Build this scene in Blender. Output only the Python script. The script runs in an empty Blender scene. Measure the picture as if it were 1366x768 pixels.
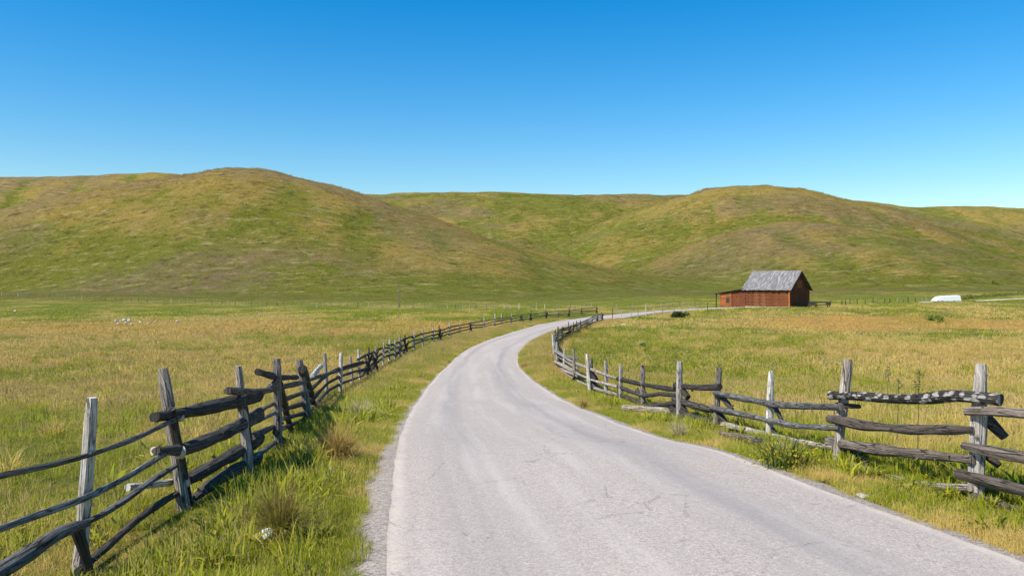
import bpy, bmesh, math, random
import numpy as np
from mathutils import Vector

rng = np.random.default_rng(7)
random.seed(7)
R = math.radians
SC = bpy.context.scene
COL = SC.collection

# ------------------------------------------------------------------ camera
F, CX, CY, CAMZ = 1072.0, 683.0, 384.0, 2.4
cam = bpy.data.cameras.new('camera')
cam.sensor_width = 36.0
cam.lens = F / 1366.0 * 36.0
cam.clip_end = 6000
camo = bpy.data.objects.new('camera', cam)
COL.objects.link(camo)
camo.location = (0, 0, CAMZ)
camo.rotation_euler = (R(90), 0, 0)
SC.camera = camo

# ------------------------------------------------------------------ light
SUN_EL = R(50)
SUN_X, SUN_Y = -0.829, -0.559
w = bpy.data.worlds.new('World')
SC.world = w
w.use_nodes = True
wn = w.node_tree
bg = wn.nodes['Background']
sky = wn.nodes.new('ShaderNodeTexSky')
sky.sky_type = 'NISHITA'
sky.sun_disc = False
sky.sun_elevation = SUN_EL
sky.sun_rotation = math.atan2(SUN_X, SUN_Y)
sky.altitude = 600
sky.air_density = 1.5
sky.dust_density = 0.0
sky.ozone_density = 6.0
hs = wn.nodes.new('ShaderNodeHueSaturation')
hs.inputs['Saturation'].default_value = 1.46
hs.inputs['Hue'].default_value = 0.502
wn.links.new(sky.outputs[0], hs.inputs['Color'])
wn.links.new(hs.outputs[0], bg.inputs[0])
bg.inputs[1].default_value = 0.114
sun = bpy.data.lights.new('sun', 'SUN')
sun.energy = 5.0
sun.angle = R(0.53)
sun.color = (1.0, 0.955, 0.88)
suno = bpy.data.objects.new('sun', sun)
COL.objects.link(suno)
sd = Vector((SUN_X * math.cos(SUN_EL), SUN_Y * math.cos(SUN_EL), math.sin(SUN_EL)))
suno.rotation_euler = sd.to_track_quat('Z', 'Y').to_euler()
suno.location = (-20, -10, 40)
SC.view_settings.view_transform = 'Standard'
SC.view_settings.look = 'None'
SC.view_settings.exposure = 0.45
SC.view_settings.gamma = 1.0
SC.view_settings.use_curve_mapping = False

# ------------------------------------------------------------------ helpers
def sm(t):
    t = np.clip(t, 0, 1)
    return t * t * (3 - 2 * t)

def _h(ix, iy, s):
    a = (ix.astype(np.int64) * 374761393 + iy.astype(np.int64) * 668265263 + s * 974634777) & 0xFFFFFFFF
    a = ((a ^ (a >> 13)) * 1274126177) & 0xFFFFFFFF
    return ((a ^ (a >> 16)) & 0xFFFF) / 65535.0

def vn(x, y, s=0):
    x = np.asarray(x, float); y = np.asarray(y, float)
    ix = np.floor(x); iy = np.floor(y)
    fx = x - ix; fy = y - iy
    fx = fx * fx * (3 - 2 * fx); fy = fy * fy * (3 - 2 * fy)
    a = _h(ix, iy, s); b = _h(ix + 1, iy, s); c = _h(ix, iy + 1, s); d = _h(ix + 1, iy + 1, s)
    return (a * (1 - fx) + b * fx) * (1 - fy) + (c * (1 - fx) + d * fx) * fy

def fbm(x, y, s=0, o=4):
    t = 0; a = .5; n = 0
    for i in range(o):
        t = t + a * vn(x * 2 ** i + 17.3 * i, y * 2 ** i - 9.1 * i, s + i); n += a; a *= .5
    return t / n            # 0..1

# ------------------------------------------------------------------ lie of the land (metres, camera height is zero here)
PY = np.array([-60, -30, 0, 7, 13, 17, 21, 25, 30, 38, 50, 65, 85, 125, 160, 210, 300, 400., 900])
PZ = np.array([-2.2, -2.2, -2.36, -2.42, -2.65, -3.05, -3.40, -3.72, -4.1, -4.52, -4.85, -5.0, -5.12, -5.05, -4.98, -5.3, -4.6, -4, -4.])
_ty = np.linspace(-60, 900, 4801)
_tz = np.interp(_ty, PY, PZ)
_k = np.exp(-np.linspace(-2.5, 2.5, 21) ** 2); _k /= _k.sum()
_tz = np.convolve(np.pad(_tz, 10, mode='edge'), _k, 'valid')

def crest(pts, Yc):
    p = np.array(pts, float)
    return (p[:, 0] - CX) / F * Yc, (CY - p[:, 1]) / F * Yc

HILLS = []      # (Yc, toe function, crest x, crest z)
def hill(Yc, pts, toe, back=500):
    HILLS.append((Yc, toe) + crest(pts, Yc) + (back,))
hill(520, [(-900, 400), (-420, 352), (-200, 318), (0, 282), (60, 268), (125, 252), (180, 240), (240, 229), (310, 223), (350, 225), (430, 245),
           (490, 262), (560, 285), (650, 317), (750, 344), (850, 364), (940, 379), (1030, 396), (1200, 420)],
     lambda x: np.where(x < 0, 262 - .40 * x, 262 + .6 * x))
hill(900, [(-1200, 262), (-500, 246), (0, 240), (80, 238), (170, 236), (240, 232), (400, 250), (520, 275), (700, 330), (900, 420)], lambda x: 520 + 0 * x, 600)
hill(950, [(-100, 330), (300, 290), (420, 268), (490, 261), (560, 257), (640, 256), (700, 258), (760, 260), (850, 259), (940, 262), (1100, 275), (1300, 330), (1500, 420)],
     lambda x: 500 + 0 * x, 600)
hill(760, [(560, 430), (690, 345), (728, 331), (800, 300), (850, 279), (898, 263), (940, 252), (980, 248), (1010, 248), (1060, 255), (1110, 266), (1180, 284),
           (1260, 312), (1330, 338), (1400, 358), (1500, 380), (1700, 420)], lambda x: 450 + .0 * x)
hill(620, [(700, 430), (800, 378), (833, 357), (870, 342), (920, 324), (993, 300), (1040, 293), (1100, 297), (1180, 313), (1260, 332), (1330, 347), (1366, 355),
           (1450, 366), (1600, 372), (1900, 400)], lambda x: 385 - .25 * np.clip(x - 130, 0, 300))
hill(1150, [(700, 400), (900, 300), (1040, 264), (1110, 267), (1208, 276), (1366, 279), (1600, 282), (2200, 300)], lambda x: 700 + 0 * x, 600)
hill(860, [(900, 400), (1000, 300), (1108, 267), (1150, 271), (1210, 281), (1290, 298), (1366, 317), (1500, 345), (1700, 390)], lambda x: 560 + 0 * x)

def land(X, Y, bumps=True):
    X = np.asarray(X, float); Y = np.asarray(Y, float)
    z = np.interp(Y, _ty, _tz)
    z = z + 1.5 * sm((X - 18) / 34) * sm((Y - 92) / 50) + 1.7 * sm((X - 88) / 55) * sm((Y - 100) / 80)
    z = z + 1.5 * sm((-X - 60) / 150) * sm((Y - 200) / 140)
    hz = []; ht = []
    for Yc, toe, hx, hzv, back in HILLS:
        h = np.interp(X, hx, hzv)
        Yt = toe(X)
        zb = -15.0
        t = (Y - Yt) / (Yc - Yt)
        s = np.clip(t, 0, 1); s = s ** 1.25; s = s * s * (3 - 2 * s) * .35 + np.sin(s * math.pi / 2) ** 1.6 * .65
        v = zb + (h - zb) * s
        v = np.where(t < 0, zb + (Y - Yt) * .3, v)
        bk = sm((Y - Yc) / back)
        v = np.where(Y > Yc, h - (h + 25) * bk * .8, v)
        hz.append(v); ht.append(t)
    if bumps:
        hm = sm((Y - 300) / 200)
        n = (fbm(X / 70, Y / 110, 3, 4) - .5) * 9 + (fbm(X / 22, Y / 30, 5, 3) - .5) * 2.2
        wx = X + 14 * (fbm(X / 60, Y / 60, 8, 2) - .5) + .25 * Y
        rv = 1 - np.abs(2 * vn(wx / 52, Y / 260, 6) - 1); rv2 = 1 - np.abs(2 * vn((X - .3 * Y) / 24, Y / 120, 7) - 1)
        gl = 6.5 * (rv ** 2.2 - .3) + 2.0 * (rv2 ** 2 - .3)
        hz = [v + (n - gl * (1 - np.clip(t_, 0, 1) ** 2.5)) * hm * np.clip((v + 10) / 50, 0, .8) for v, t_ in zip(hz, ht)]
    k = .6
    st = np.stack([z] + hz)
    m = st.max(0)
    z = m + np.log(np.exp(np.clip(k * (st - m), -60, 0)).sum(0)) / k
    if bumps:
        near = sm((60 - Y) / 40)
        z = z + (fbm(X / 3.1, Y / 3.1, 11, 3) - .5) * .10 + (fbm(X / 19, Y / 19, 12, 2) - .5) * .24 * sm((Y - 70) / 60)
    return z

def at(px, py, smooth=True):
    """a spot on the land seen at that spot of the photograph (camera-relative)"""
    D = np.exp(np.linspace(math.log(3.5), math.log(900), 9000))
    x = (px - CX) / F * D
    f = -(py - CY) / F * D - land(x, D, False)
    i = int(np.argmax(f < 0))
    return float(x[i]), float(D[i])

# ------------------------------------------------------------------ the road line
LE = [(510, 768), (512, 720), (516, 680), (519, 640), (525, 600), (533, 575), (545, 550), (560, 526), (580, 502), (607, 478), (640, 460), (680, 445), (715, 434), (750, 427), (780, 422.5),
      (830, 416.8), (880, 412.6), (930, 410.4)]
RE = [(1366, 752), (1260, 714), (1170, 685), (1085, 655), (1000, 625), (930, 604), (860, 580), (800, 556), (760, 537), (730, 520), (705, 503), (690, 488), (685, 476), (690, 463), (705, 453),
      (730, 443), (760, 436), (800, 429), (850, 422), (890, 417.3), (930, 414.3)]
def edge(pts):
    p = np.array([at(*q) for q in pts])
    d = p[0] - p[1]
    first = [p[0] + d / np.linalg.norm(d) * s for s in (14, 7)]
    return np.array(first + list(p))
def resample(p, n):
    s = np.r_[0, np.cumsum(np.linalg.norm(np.diff(p, axis=0), axis=1))]
    t = np.linspace(0, s[-1], 1500)
    q = np.stack([np.interp(t, s, p[:, i]) for i in (0, 1)], 1)
    kk = np.exp(-np.linspace(-2, 2, 61) ** 2); kk /= kk.sum()     # round the corners
    for i in (0, 1):
        c = q[:, i]
        pad = np.r_[2 * c[0] - c[30:0:-1], c, 2 * c[-1] - c[-2:-32:-1]]
        q[:, i] = np.convolve(pad, kk, 'valid')
    return np.stack([np.interp(np.linspace(0, s[-1], n), t, q[:, i]) for i in (0, 1)], 1)
_l = resample(edge(LE), 420); _r = resample(edge(RE), 900)
_dm = np.linalg.norm(_l[:, None] - _r[None], axis=2)
_j = np.maximum.accumulate(_dm.argmin(1))
CL = (_l + _r[_j]) / 2
HW = _dm[np.arange(len(_l)), _j] / 2
kk = np.ones(41) / 41
HW = np.convolve(np.pad(HW, 20, mode='edge'), kk, 'valid')
HW = np.clip(HW, 2.2, 2.85)
for i in (0, 1):
    c = CL[:, i]
    CL[:, i] = np.convolve(np.r_[2 * c[0] - c[20:0:-1], c, 2 * c[-1] - c[-2:-22:-1]], kk, 'valid')
# on past the barn's left end
e = CL[-1] - CL[-8]; e /= np.linalg.norm(e)
for k in range(1, 26):
    CL = np.vstack([CL, CL[-1] + e * .5]); HW = np.r_[HW, max(1.4, HW[-1] * .985)]
T = np.gradient(CL, axis=0); T /= np.linalg.norm(T, axis=1)[:, None]
NR = np.stack([T[:, 1], -T[:, 0]], 1)          # to the right
SL = np.r_[0, np.cumsum(np.linalg.norm(np.diff(CL, axis=0), axis=1))]

def road_dist(X, Y):
    """signed side and distance outside the edge of the road"""
    X = np.asarray(X, float).ravel(); Y = np.asarray(Y, float).ravel()
    best = np.full(X.shape, 1e9); idx = np.zeros(X.shape, int)
    sub = np.arange(0, len(CL), 2)
    for k in sub:
        d = (X - CL[k, 0]) ** 2 + (Y - CL[k, 1]) ** 2
        m = d < best
        best[m] = d[m]; idx[m] = k
    rel = np.stack([X - CL[idx, 0], Y - CL[idx, 1]], 1)
    lat = (rel * NR[idx]).sum(1)
    along = (rel * T[idx]).sum(1)
    d = np.where(np.abs(along) < 2.0, np.abs(lat), np.sqrt(best))
    return d - HW[idx], np.sign(lat)

# ------------------------------------------------------------------ what grows where: dryness, rust, bareness
def blob(X, Y, x, y, rx, ry):
    return np.exp(-((X - x) / rx) ** 2 - ((Y - y) / ry) ** 2)

def cover(X, Y):
    X = np.asarray(X, float); Y = np.asarray(Y, float)
    n1 = fbm(X / 9, Y / 16, 21, 4) - .5
    n2 = fbm(X / 2.2, Y / 3.0, 22, 3) - .5
    n3 = fbm(X / 34, Y / 55, 23, 4) - .5
    left = sm((-X + np.interp(Y, CL[:, 1], CL[:, 0])) / 4 + .5)
    wob = (fbm(X / 14, Y / 8, 24, 3) - .5) * 16
    # left meadow
    dl = .45 + .26 * sm((Y - 12) / 26)
    dl = dl - .48 * blob(X, Y, -15, 78, 9, 14) - .25 * blob(X, Y, -9, 24, 5, 7) - .3 * blob(X, Y, -7, 15, 2.6, 3)
    dl = dl + .22 * blob(X, Y, -24, 46, 16, 16) + .2 * blob(X, Y, -40, 80, 22, 16)
    far = sm((Y + wob - 116) / 8)
    dl = dl * (1 - far) + far * .22
    rl = .5 * sm((Y + wob - 78) / 18) * (1 - far) + .25 * blob(X, Y, -24, 52, 12, 14)
    # right meadow
    dr = .55 - .42 * blob(X, Y, 9, 74, 11, 30) - .34 * blob(X, Y, 48, 84, 26, 8) - .22 * blob(X, Y, 14, 27, 6, 4) + .12 * blob(X, Y, 24, 52, 18, 14) - .35 * blob(X, Y, 6, 36, 3, 9)
    band = sm((Y + wob - 94) / 5) * (1 - sm((Y + wob - 113) / 7)) * sm((X - 26) / 16)
    dr = dr + .3 * band
    rr = .75 * band + .2 * blob(X, Y, 30, 60, 14, 8)
    farr = sm((Y + wob - 116) / 8)
    dr = dr * (1 - farr) + farr * .36
    dry = dl * left + dr * (1 - left)
    rust = rl * left + rr * (1 - left)
    dry = dry + n1 * 2.3 + n2 * 1.4 + n3 * .9
    rust = rust * (.6 + 1.5 * (n1 + .35))
    # hillsides
    hm = sm((Y - 270) / 70)
    st = fbm(X / 75 + Y / 160, Y / 38, 31, 5) - .5
    st2 = fbm(X / 24, Y / 12, 32, 4) - .5
    up = np.clip((land(X, Y, False) + 5) / 70, 0, 1)
    def lap(q): return land(X + q, Y) + land(X - q, Y) + land(X, Y + q) + land(X, Y - q) - 4 * land(X, Y)
    conc = np.clip(lap(16.0) / 5.0, -1, 1) * np.clip((Y - 240) / 80, 0, 1)
    dh = .09 + .36 * up + st * 1.5 + st2 * .8 - .75 * conc
    dh = dh + .38 * blob(X, Y, 70, 420, 120, 90) * (st + .7)
    dh = dh + .55 * blob(X, Y, 55, 510, 95, 26) + .55 * blob(X, Y, 140, 616, 95, 22) + .35 * blob(X, Y, 230, 740, 130, 40)
    dh = dh - .80 * blob(X, Y, 85, 690, 75, 42) - .7 * blob(X, Y, 25, 840, 70, 70) - .65 * blob(X, Y, 270, 430, 90, 60) - .35 * blob(X, Y, 380, 800, 120, 60) - .4 * blob(X, Y, 60, 400, 60, 60) - .3 * blob(X, Y, -120, 330, 160, 40)
    bare = sm((fbm(X / 62 + Y / 120, Y / 34, 41, 5) - .50 - .08 * conc) / .14) * hm * (.25 + .75 * up) * .95
    bare = bare * (1 - .8 * blob(X, Y, 90, 620, 60, 160)) + hm * 1.5 * sm((st2 + .28) / .3) * (.8 * blob(X, Y, -180, 392, 55, 22) + .7 * blob(X, Y, -120, 400, 60, 18) + .9 * blob(X, Y, 165, 545, 75, 38) + .5 * blob(X, Y, -215, 350, 25, 12) + .6 * blob(X, Y, 215, 400, 60, 30))
    dry = dry * (1 - hm) + dh * hm
    rust = rust * (1 - hm)
    return np.clip(dry, 0, 1), np.clip(rust, 0, 1), np.clip(bare, 0, 1)

# ------------------------------------------------------------------ node helpers
class NT:
    def __init__(s, name):
        s.m = bpy.data.materials.new(name); s.m.use_nodes = True
        s.t = s.m.node_tree; s.b = s.t.nodes['Principled BSDF']; s.out = s.t.nodes['Material Output']
        s.b.inputs['Roughness'].default_value = .85
        s.b.inputs['Specular IOR Level'].default_value = .25
    def n(s, typ, **kw):
        o = s.t.nodes.new('ShaderNode' + typ)
        for k, v in kw.items():
            if isinstance(v, bpy.types.NodeSocket): s.t.links.new(v, o.inputs[k])
            elif k in o.inputs: o.inputs[k].default_value = v
            else: setattr(o, k, v)
        return o
    def link(s, a, b): s.t.links.new(a, b)
    def val(s, sock, v):
        if isinstance(v, bpy.types.NodeSocket): s.t.links.new(v, sock)
        else: sock.default_value = v
    def math(s, op, a, b=0.0, c=None, clamp=False):
        o = s.t.nodes.new('ShaderNodeMath'); o.operation = op; o.use_clamp = clamp
        s.val(o.inputs[0], a); s.val(o.inputs[1], b)
        if c is not None: s.val(o.inputs[2], c)
        return o.outputs[0]
    def mix(s, f, a, b, mode='MIX'):
        o = s.t.nodes.new('ShaderNodeMix'); o.data_type = 'RGBA'; o.blend_type = mode; o.clamp_factor = True
        s.val(o.inputs[0], f)
        for i, v in ((6, a), (7, b)):
            if isinstance(v, bpy.types.NodeSocket): s.t.links.new(v, o.inputs[i])
            else: o.inputs[i].default_value = (*v, 1)
        return o.outputs[2]
    def attr(s, name, typ='GEOMETRY'):
        o = s.t.nodes.new('ShaderNodeAttribute'); o.attribute_name = name; o.attribute_type = typ
        return o.outputs['Fac']
    def noise(s, vec, scale, detail=4, rough=.55, dist=0):
        o = s.t.nodes.new('ShaderNodeTexNoise'); s.t.links.new(vec, o.inputs['Vector'])
        o.inputs['Scale'].default_value = scale; o.inputs['Detail'].default_value = detail
        o.inputs['Roughness'].default_value = rough; o.inputs['Distortion'].default_value = dist
        return o.outputs['Fac']
    def vor(s, vec, scale, feature='F1', out='Distance'):
        o = s.t.nodes.new('ShaderNodeTexVoronoi'); o.feature = feature; s.t.links.new(vec, o.inputs['Vector'])
        o.inputs['Scale'].default_value = scale
        return o.outputs[out]
    def map(s, vec, scale):
        o = s.t.nodes.new('ShaderNodeMapping'); s.t.links.new(vec, o.inputs[0]); o.inputs['Scale'].default_value = scale
        return o.outputs[0]
    def ramp(s, f, a, b):      # clamp remap a..b -> 0..1
        o = s.t.nodes.new('ShaderNodeMapRange'); o.clamp = True
        s.val(o.inputs[0], f); o.inputs[1].default_value = a; o.inputs[2].default_value = b
        return o.outputs[0]
    def bump(s, h, strength=.4, dist=.02):
        o = s.t.nodes.new('ShaderNodeBump'); s.t.links.new(h, o.inputs['Height'])
        o.inputs['Strength'].default_value = strength; o.inputs['Distance'].default_value = dist
        s.t.links.new(o.outputs[0], s.b.inputs['Normal'])
    def color(s, c):
        if isinstance(c, bpy.types.NodeSocket): s.t.links.new(c, s.b.inputs['Base Color'])
        else: s.b.inputs['Base Color'].default_value = (*c, 1)

# plant colours (reflectance)
G_DARK = (.080, .120, .006); G_MID = (.340, .370, .012); G_LIGHT = (.600, .560, .030)
S_DARK = (.470, .300, .035); S_MID = (.740, .520, .110); S_PALE = (.860, .690, .290)
RUST = (.600, .330, .085); BARE = (.250, .190, .110)

def mat_ground():
    k = NT('turf')
    geo = k.n('NewGeometry'); P = geo.outputs['Position']
    dry = k.attr('dry'); rust = k.attr('rust'); bare = k.attr('bare'); hillf = k.attr('hillside')
    Ps = k.map(P, (.55, 1.0, 1.3))
    n_s = k.noise(P, 2.3, 6, .68); n_m = k.noise(Ps, .36, 8, .70); n_l = k.noise(Ps, .075, 7, .66)
    n_h = k.noise(P, .8, 8, .78); n_x = k.noise(Ps, .16, 9, .78)
    d = k.math('ADD', dry, k.math('MULTIPLY', k.math('SUBTRACT', n_s, .5), .55))
    d = k.math('ADD', d, k.math('MULTIPLY', k.math('SUBTRACT', n_m, .5), 1.15))
    d = k.math('ADD', d, k.math('MULTIPLY', k.math('MULTIPLY', k.math('SUBTRACT', n_x, .5), 2.2), hillf))
    d = k.math('ADD', d, k.math('MULTIPLY', k.math('SUBTRACT', n_l, .5), .7))
    g = k.mix(k.ramp(n_h, .32, .68), (.085, .110, .012), (.235, .240, .034))
    s = k.mix(k.ramp(n_h, .30, .70), (.205, .148, .032), (.420, .320, .090))
    c = k.mix(k.ramp(d, .15, .90), g, s)
    c = k.mix(k.math('MULTIPLY', rust, k.ramp(n_m, .3, .6)), c, RUST)
    b = k.mix(k.ramp(n_s, .3, .7), (.085, .058, .036), (.330, .245, .165))
    c = k.mix(k.math('MULTIPLY', bare, k.ramp(k.math('ADD', k.math('MULTIPLY', n_m, .5), k.math('MULTIPLY', n_x, .5)), .40, .58)), c, b)
    # scattered dark scrub tufts, sheep-track streaks and pale stones on the slopes
    tuft = k.math('MULTIPLY', k.ramp(k.noise(k.map(P, (.5, 1, 1)), .24, 8, .80), .52, .62), .85)
    c = k.mix(k.math('MULTIPLY', tuft, hillf), c, (.070, .068, .018))
    lt = k.math('MULTIPLY', k.ramp(k.noise(k.map(P, (.35, 1.2, 1.6)), .22, 8, .80), .53, .64), .70)
    c = k.mix(k.math('MULTIPLY', lt, hillf), c, (.450, .370, .210))
    st = k.math('MULTIPLY', k.ramp(k.vor(P, .35), .13, .07), k.ramp(n_l, .52, .66))
    c = k.mix(k.math('MULTIPLY', k.math('MULTIPLY', st, hillf), .6), c, (.48, .43, .34))
    c = k.mix(hillf, c, k.mix(1.0, c, (1.00, .93, .78), 'MULTIPLY'))
    k.color(c)
    hh = k.math('ADD', k.math('MULTIPLY', n_h, .7), k.math('MULTIPLY', n_m, .9))
    hh = k.math('ADD', hh, k.math('MULTIPLY', k.math('MULTIPLY', n_x, hillf), 3.0))
    k.bump(hh, 1.0, 1.2)
    k.b.inputs['Roughness'].default_value = .95
    k.b.inputs['Specular IOR Level'].default_value = .08
    return k.m

def soften(k):
    # thin curved blades: bend the shading normal part of the way to the sky
    g = k.n('NewGeometry').outputs['Normal']
    a = k.n('VectorMath', operation='SCALE'); k.link(g, a.inputs[0]); a.inputs['Scale'].default_value = .75
    b = k.n('VectorMath', operation='ADD'); k.link(a.outputs[0], b.inputs[0]); b.inputs[1].default_value = (0, 0, 1.15)
    c = k.n('VectorMath', operation='NORMALIZE'); k.link(b.outputs[0], c.inputs[0])
    k.link(c.outputs[0], k.b.inputs['Normal'])

def mat_grass(name='grass_blades', rustmix=1.0, tone=None):
    k = NT(name)
    dry = k.attr('dry', 'INSTANCER'); rust = k.attr('rust', 'INSTANCER'); jit = k.attr('jit', 'INSTANCER')
    tip = k.attr('tip'); rnd = k.attr('rnd'); seed = k.attr('seedhead')
    d = k.math('ADD', dry, k.math('MULTIPLY', k.math('SUBTRACT', rnd, .5), .40))
    d = k.math('ADD', d, k.math('MULTIPLY', k.math('SUBTRACT', jit, .5), .28))
    d = k.math('ADD', d, k.math('MULTIPLY', k.math('SUBTRACT', tip, .5), .30))
    g = k.mix(jit, G_MID, G_LIGHT); g = k.mix(k.math('MULTIPLY', rnd, .8), g, G_DARK)
    s = k.mix(rnd, S_DARK, S_MID); s = k.mix(k.math('MULTIPLY', tip, .45), s, S_PALE)
    c = k.mix(k.ramp(d, .32, .70), g, s)
    c = k.mix(k.math('MULTIPLY', k.math('MULTIPLY', rust, rustmix), k.ramp(k.math('ADD', tip, k.math('MULTIPLY', rnd, .5)), .3, 1.0)), c, RUST)
    c = k.mix(k.math('MULTIPLY', seed, .8), c, (.62, .43, .17))
    if tone: c = k.mix(1.0, c, tone, 'MULTIPLY')
    k.color(c)
    k.b.inputs['Roughness'].default_value = .55
    k.b.inputs['Specular IOR Level'].default_value = .3
    soften(k)
    tr = k.n('BsdfTranslucent'); k.link(c, tr.inputs['Color'])
    mx = k.n('MixShader'); mx.inputs[0].default_value = .46
    k.link(k.b.outputs[0], mx.inputs[1]); k.link(tr.outputs[0], mx.inputs[2]); k.link(mx.outputs[0], k.out.inputs[0])
    return k.m

def mat_leaf(name, dark, mid, tipc=None):
    k = NT(name)
    rnd = k.attr('rnd'); tip = k.attr('tip')
    c = k.mix(rnd, dark, mid)
    if tipc: c = k.mix(k.math('MULTIPLY', tip, .9), c, tipc)
    k.color(c)
    k.b.inputs['Roughness'].default_value = .5
    tr = k.n('BsdfTranslucent'); k.link(c, tr.inputs['Color'])
    mx = k.n('MixShader'); mx.inputs[0].default_value = .3
    k.link(k.b.outputs[0], mx.inputs[1]); k.link(tr.outputs[0], mx.inputs[2]); k.link(mx.outputs[0], k.out.inputs[0])
    return k.m

def mat_road():
    k = NT('worn_asphalt')
    uv = k.n('UVMap').outputs[0]
    P = k.n('NewGeometry').outputs['Position']
    sx = k.n('SeparateXYZ'); k.link(uv, sx.inputs[0]); U = sx.outputs[0]
    agg = k.noise(P, 60, 4, .8); agg2 = k.noise(P, 21, 5, .78)
    big = k.noise(k.map(uv, (2.2, .10, 1)), 1.3, 7, .65); mid = k.noise(P, 1.7, 7, .7); lng = k.noise(k.map(uv, (16, .22, 1)), 1.0, 6, .65)
    sp = k.ramp(agg, .36, .64)
    c = k.mix(sp, (.245, .202, .168), (.545, .455, .378))
    c = k.mix(k.math('MULTIPLY', k.ramp(agg2, .54, .66), .6), c, (.63, .545, .47))
    c = k.mix(k.math('MULTIPLY', k.ramp(agg2, .46, .34), .6), c, (.195, .170, .150))
    # wheel tracks polished a little darker, dusty crown and edges
    def band(c0, wd): return k.ramp(k.math('ABSOLUTE', k.math('SUBTRACT', U, c0)), wd, wd * .15)
    tr = k.math('MAXIMUM', band(.20, .12), band(.70, .13))
    lane = k.noise(k.map(uv, (9, .045, 1)), 1.0, 5, .6)
    tr = k.math('MULTIPLY', tr, k.ramp(lane, .34, .58))
    c = k.mix(k.math('MULTIPLY', tr, .62), c, (.255, .225, .203))
    c = k.mix(k.math('MULTIPLY', k.ramp(k.noise(k.map(uv, (26, .06, 1)), 1.0, 5, .65), .50, .70), .28), c, (.325, .287, .258))
    c = k.mix(k.math('MULTIPLY', k.ramp(k.noise(k.map(uv, (5, .05, 1)), 1.7, 5, .6), .48, .66), .35), c, (.55, .475, .41))
    c = k.mix(k.math('MULTIPLY', k.ramp(mid, .5, .75), .16), c, (.48, .42, .37))
    edge_ = k.math('MAXIMUM', band(.012, .022), band(.988, .022))
    c = k.mix(k.math('MULTIPLY', edge_, k.ramp(k.math('ADD', mid, k.math('MULTIPLY', agg2, .5)), .55, .95)), c, (.56, .46, .36))
    # fine cracks and a few tar marks
    cr = k.vor(k.map(P, (1, .5, 1)), 1.1, 'DISTANCE_TO_EDGE')
    wob = k.math('ADD', cr, k.math('MULTIPLY', k.math('SUBTRACT', k.noise(P, 9, 4, .6), .5), .10))
    crack = k.math('MULTIPLY', k.ramp(k.math('ABSOLUTE', wob), .007, .001), k.ramp(k.noise(P, .6, 2), .48, .58))
    c = k.mix(k.math('MULTIPLY', crack, .6), c, (.10, .097, .095))
    tar = k.math('MULTIPLY', k.ramp(k.noise(k.map(uv, (3.5, .9, 1)), 1.9, 5, .62), .655, .70), k.ramp(agg, .36, .5))
    c = k.mix(k.math('MULTIPLY', tar, .55), c, (.12, .118, .12))
    k.color(c)
    k.bump(k.math('ADD', agg, k.math('MULTIPLY', agg2, .8)), .5, .008)
    k.b.inputs['Roughness'].default_value = .9
    return k.m

def mat_gravel(name='gravel', a=(.17, .143, .12), b=(.42, .355, .30)):
    k = NT(name)
    P = k.n('NewGeometry').outputs['Position']
    v = k.vor(P, 42, 'F1', 'Color'); n = k.noise(P, 5, 6, .7)
    sv = k.n('SeparateColor'); k.link(v, sv.inputs[0])
    c = k.mix(sv.outputs[0], a, b)
    c = k.mix(k.math('MULTIPLY', k.ramp(n, .45, .7), .6), c, (.33, .265, .175))
    k.color(c)
    k.bump(k.vor(P, 42), .7, .012)
    return k.m

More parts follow.
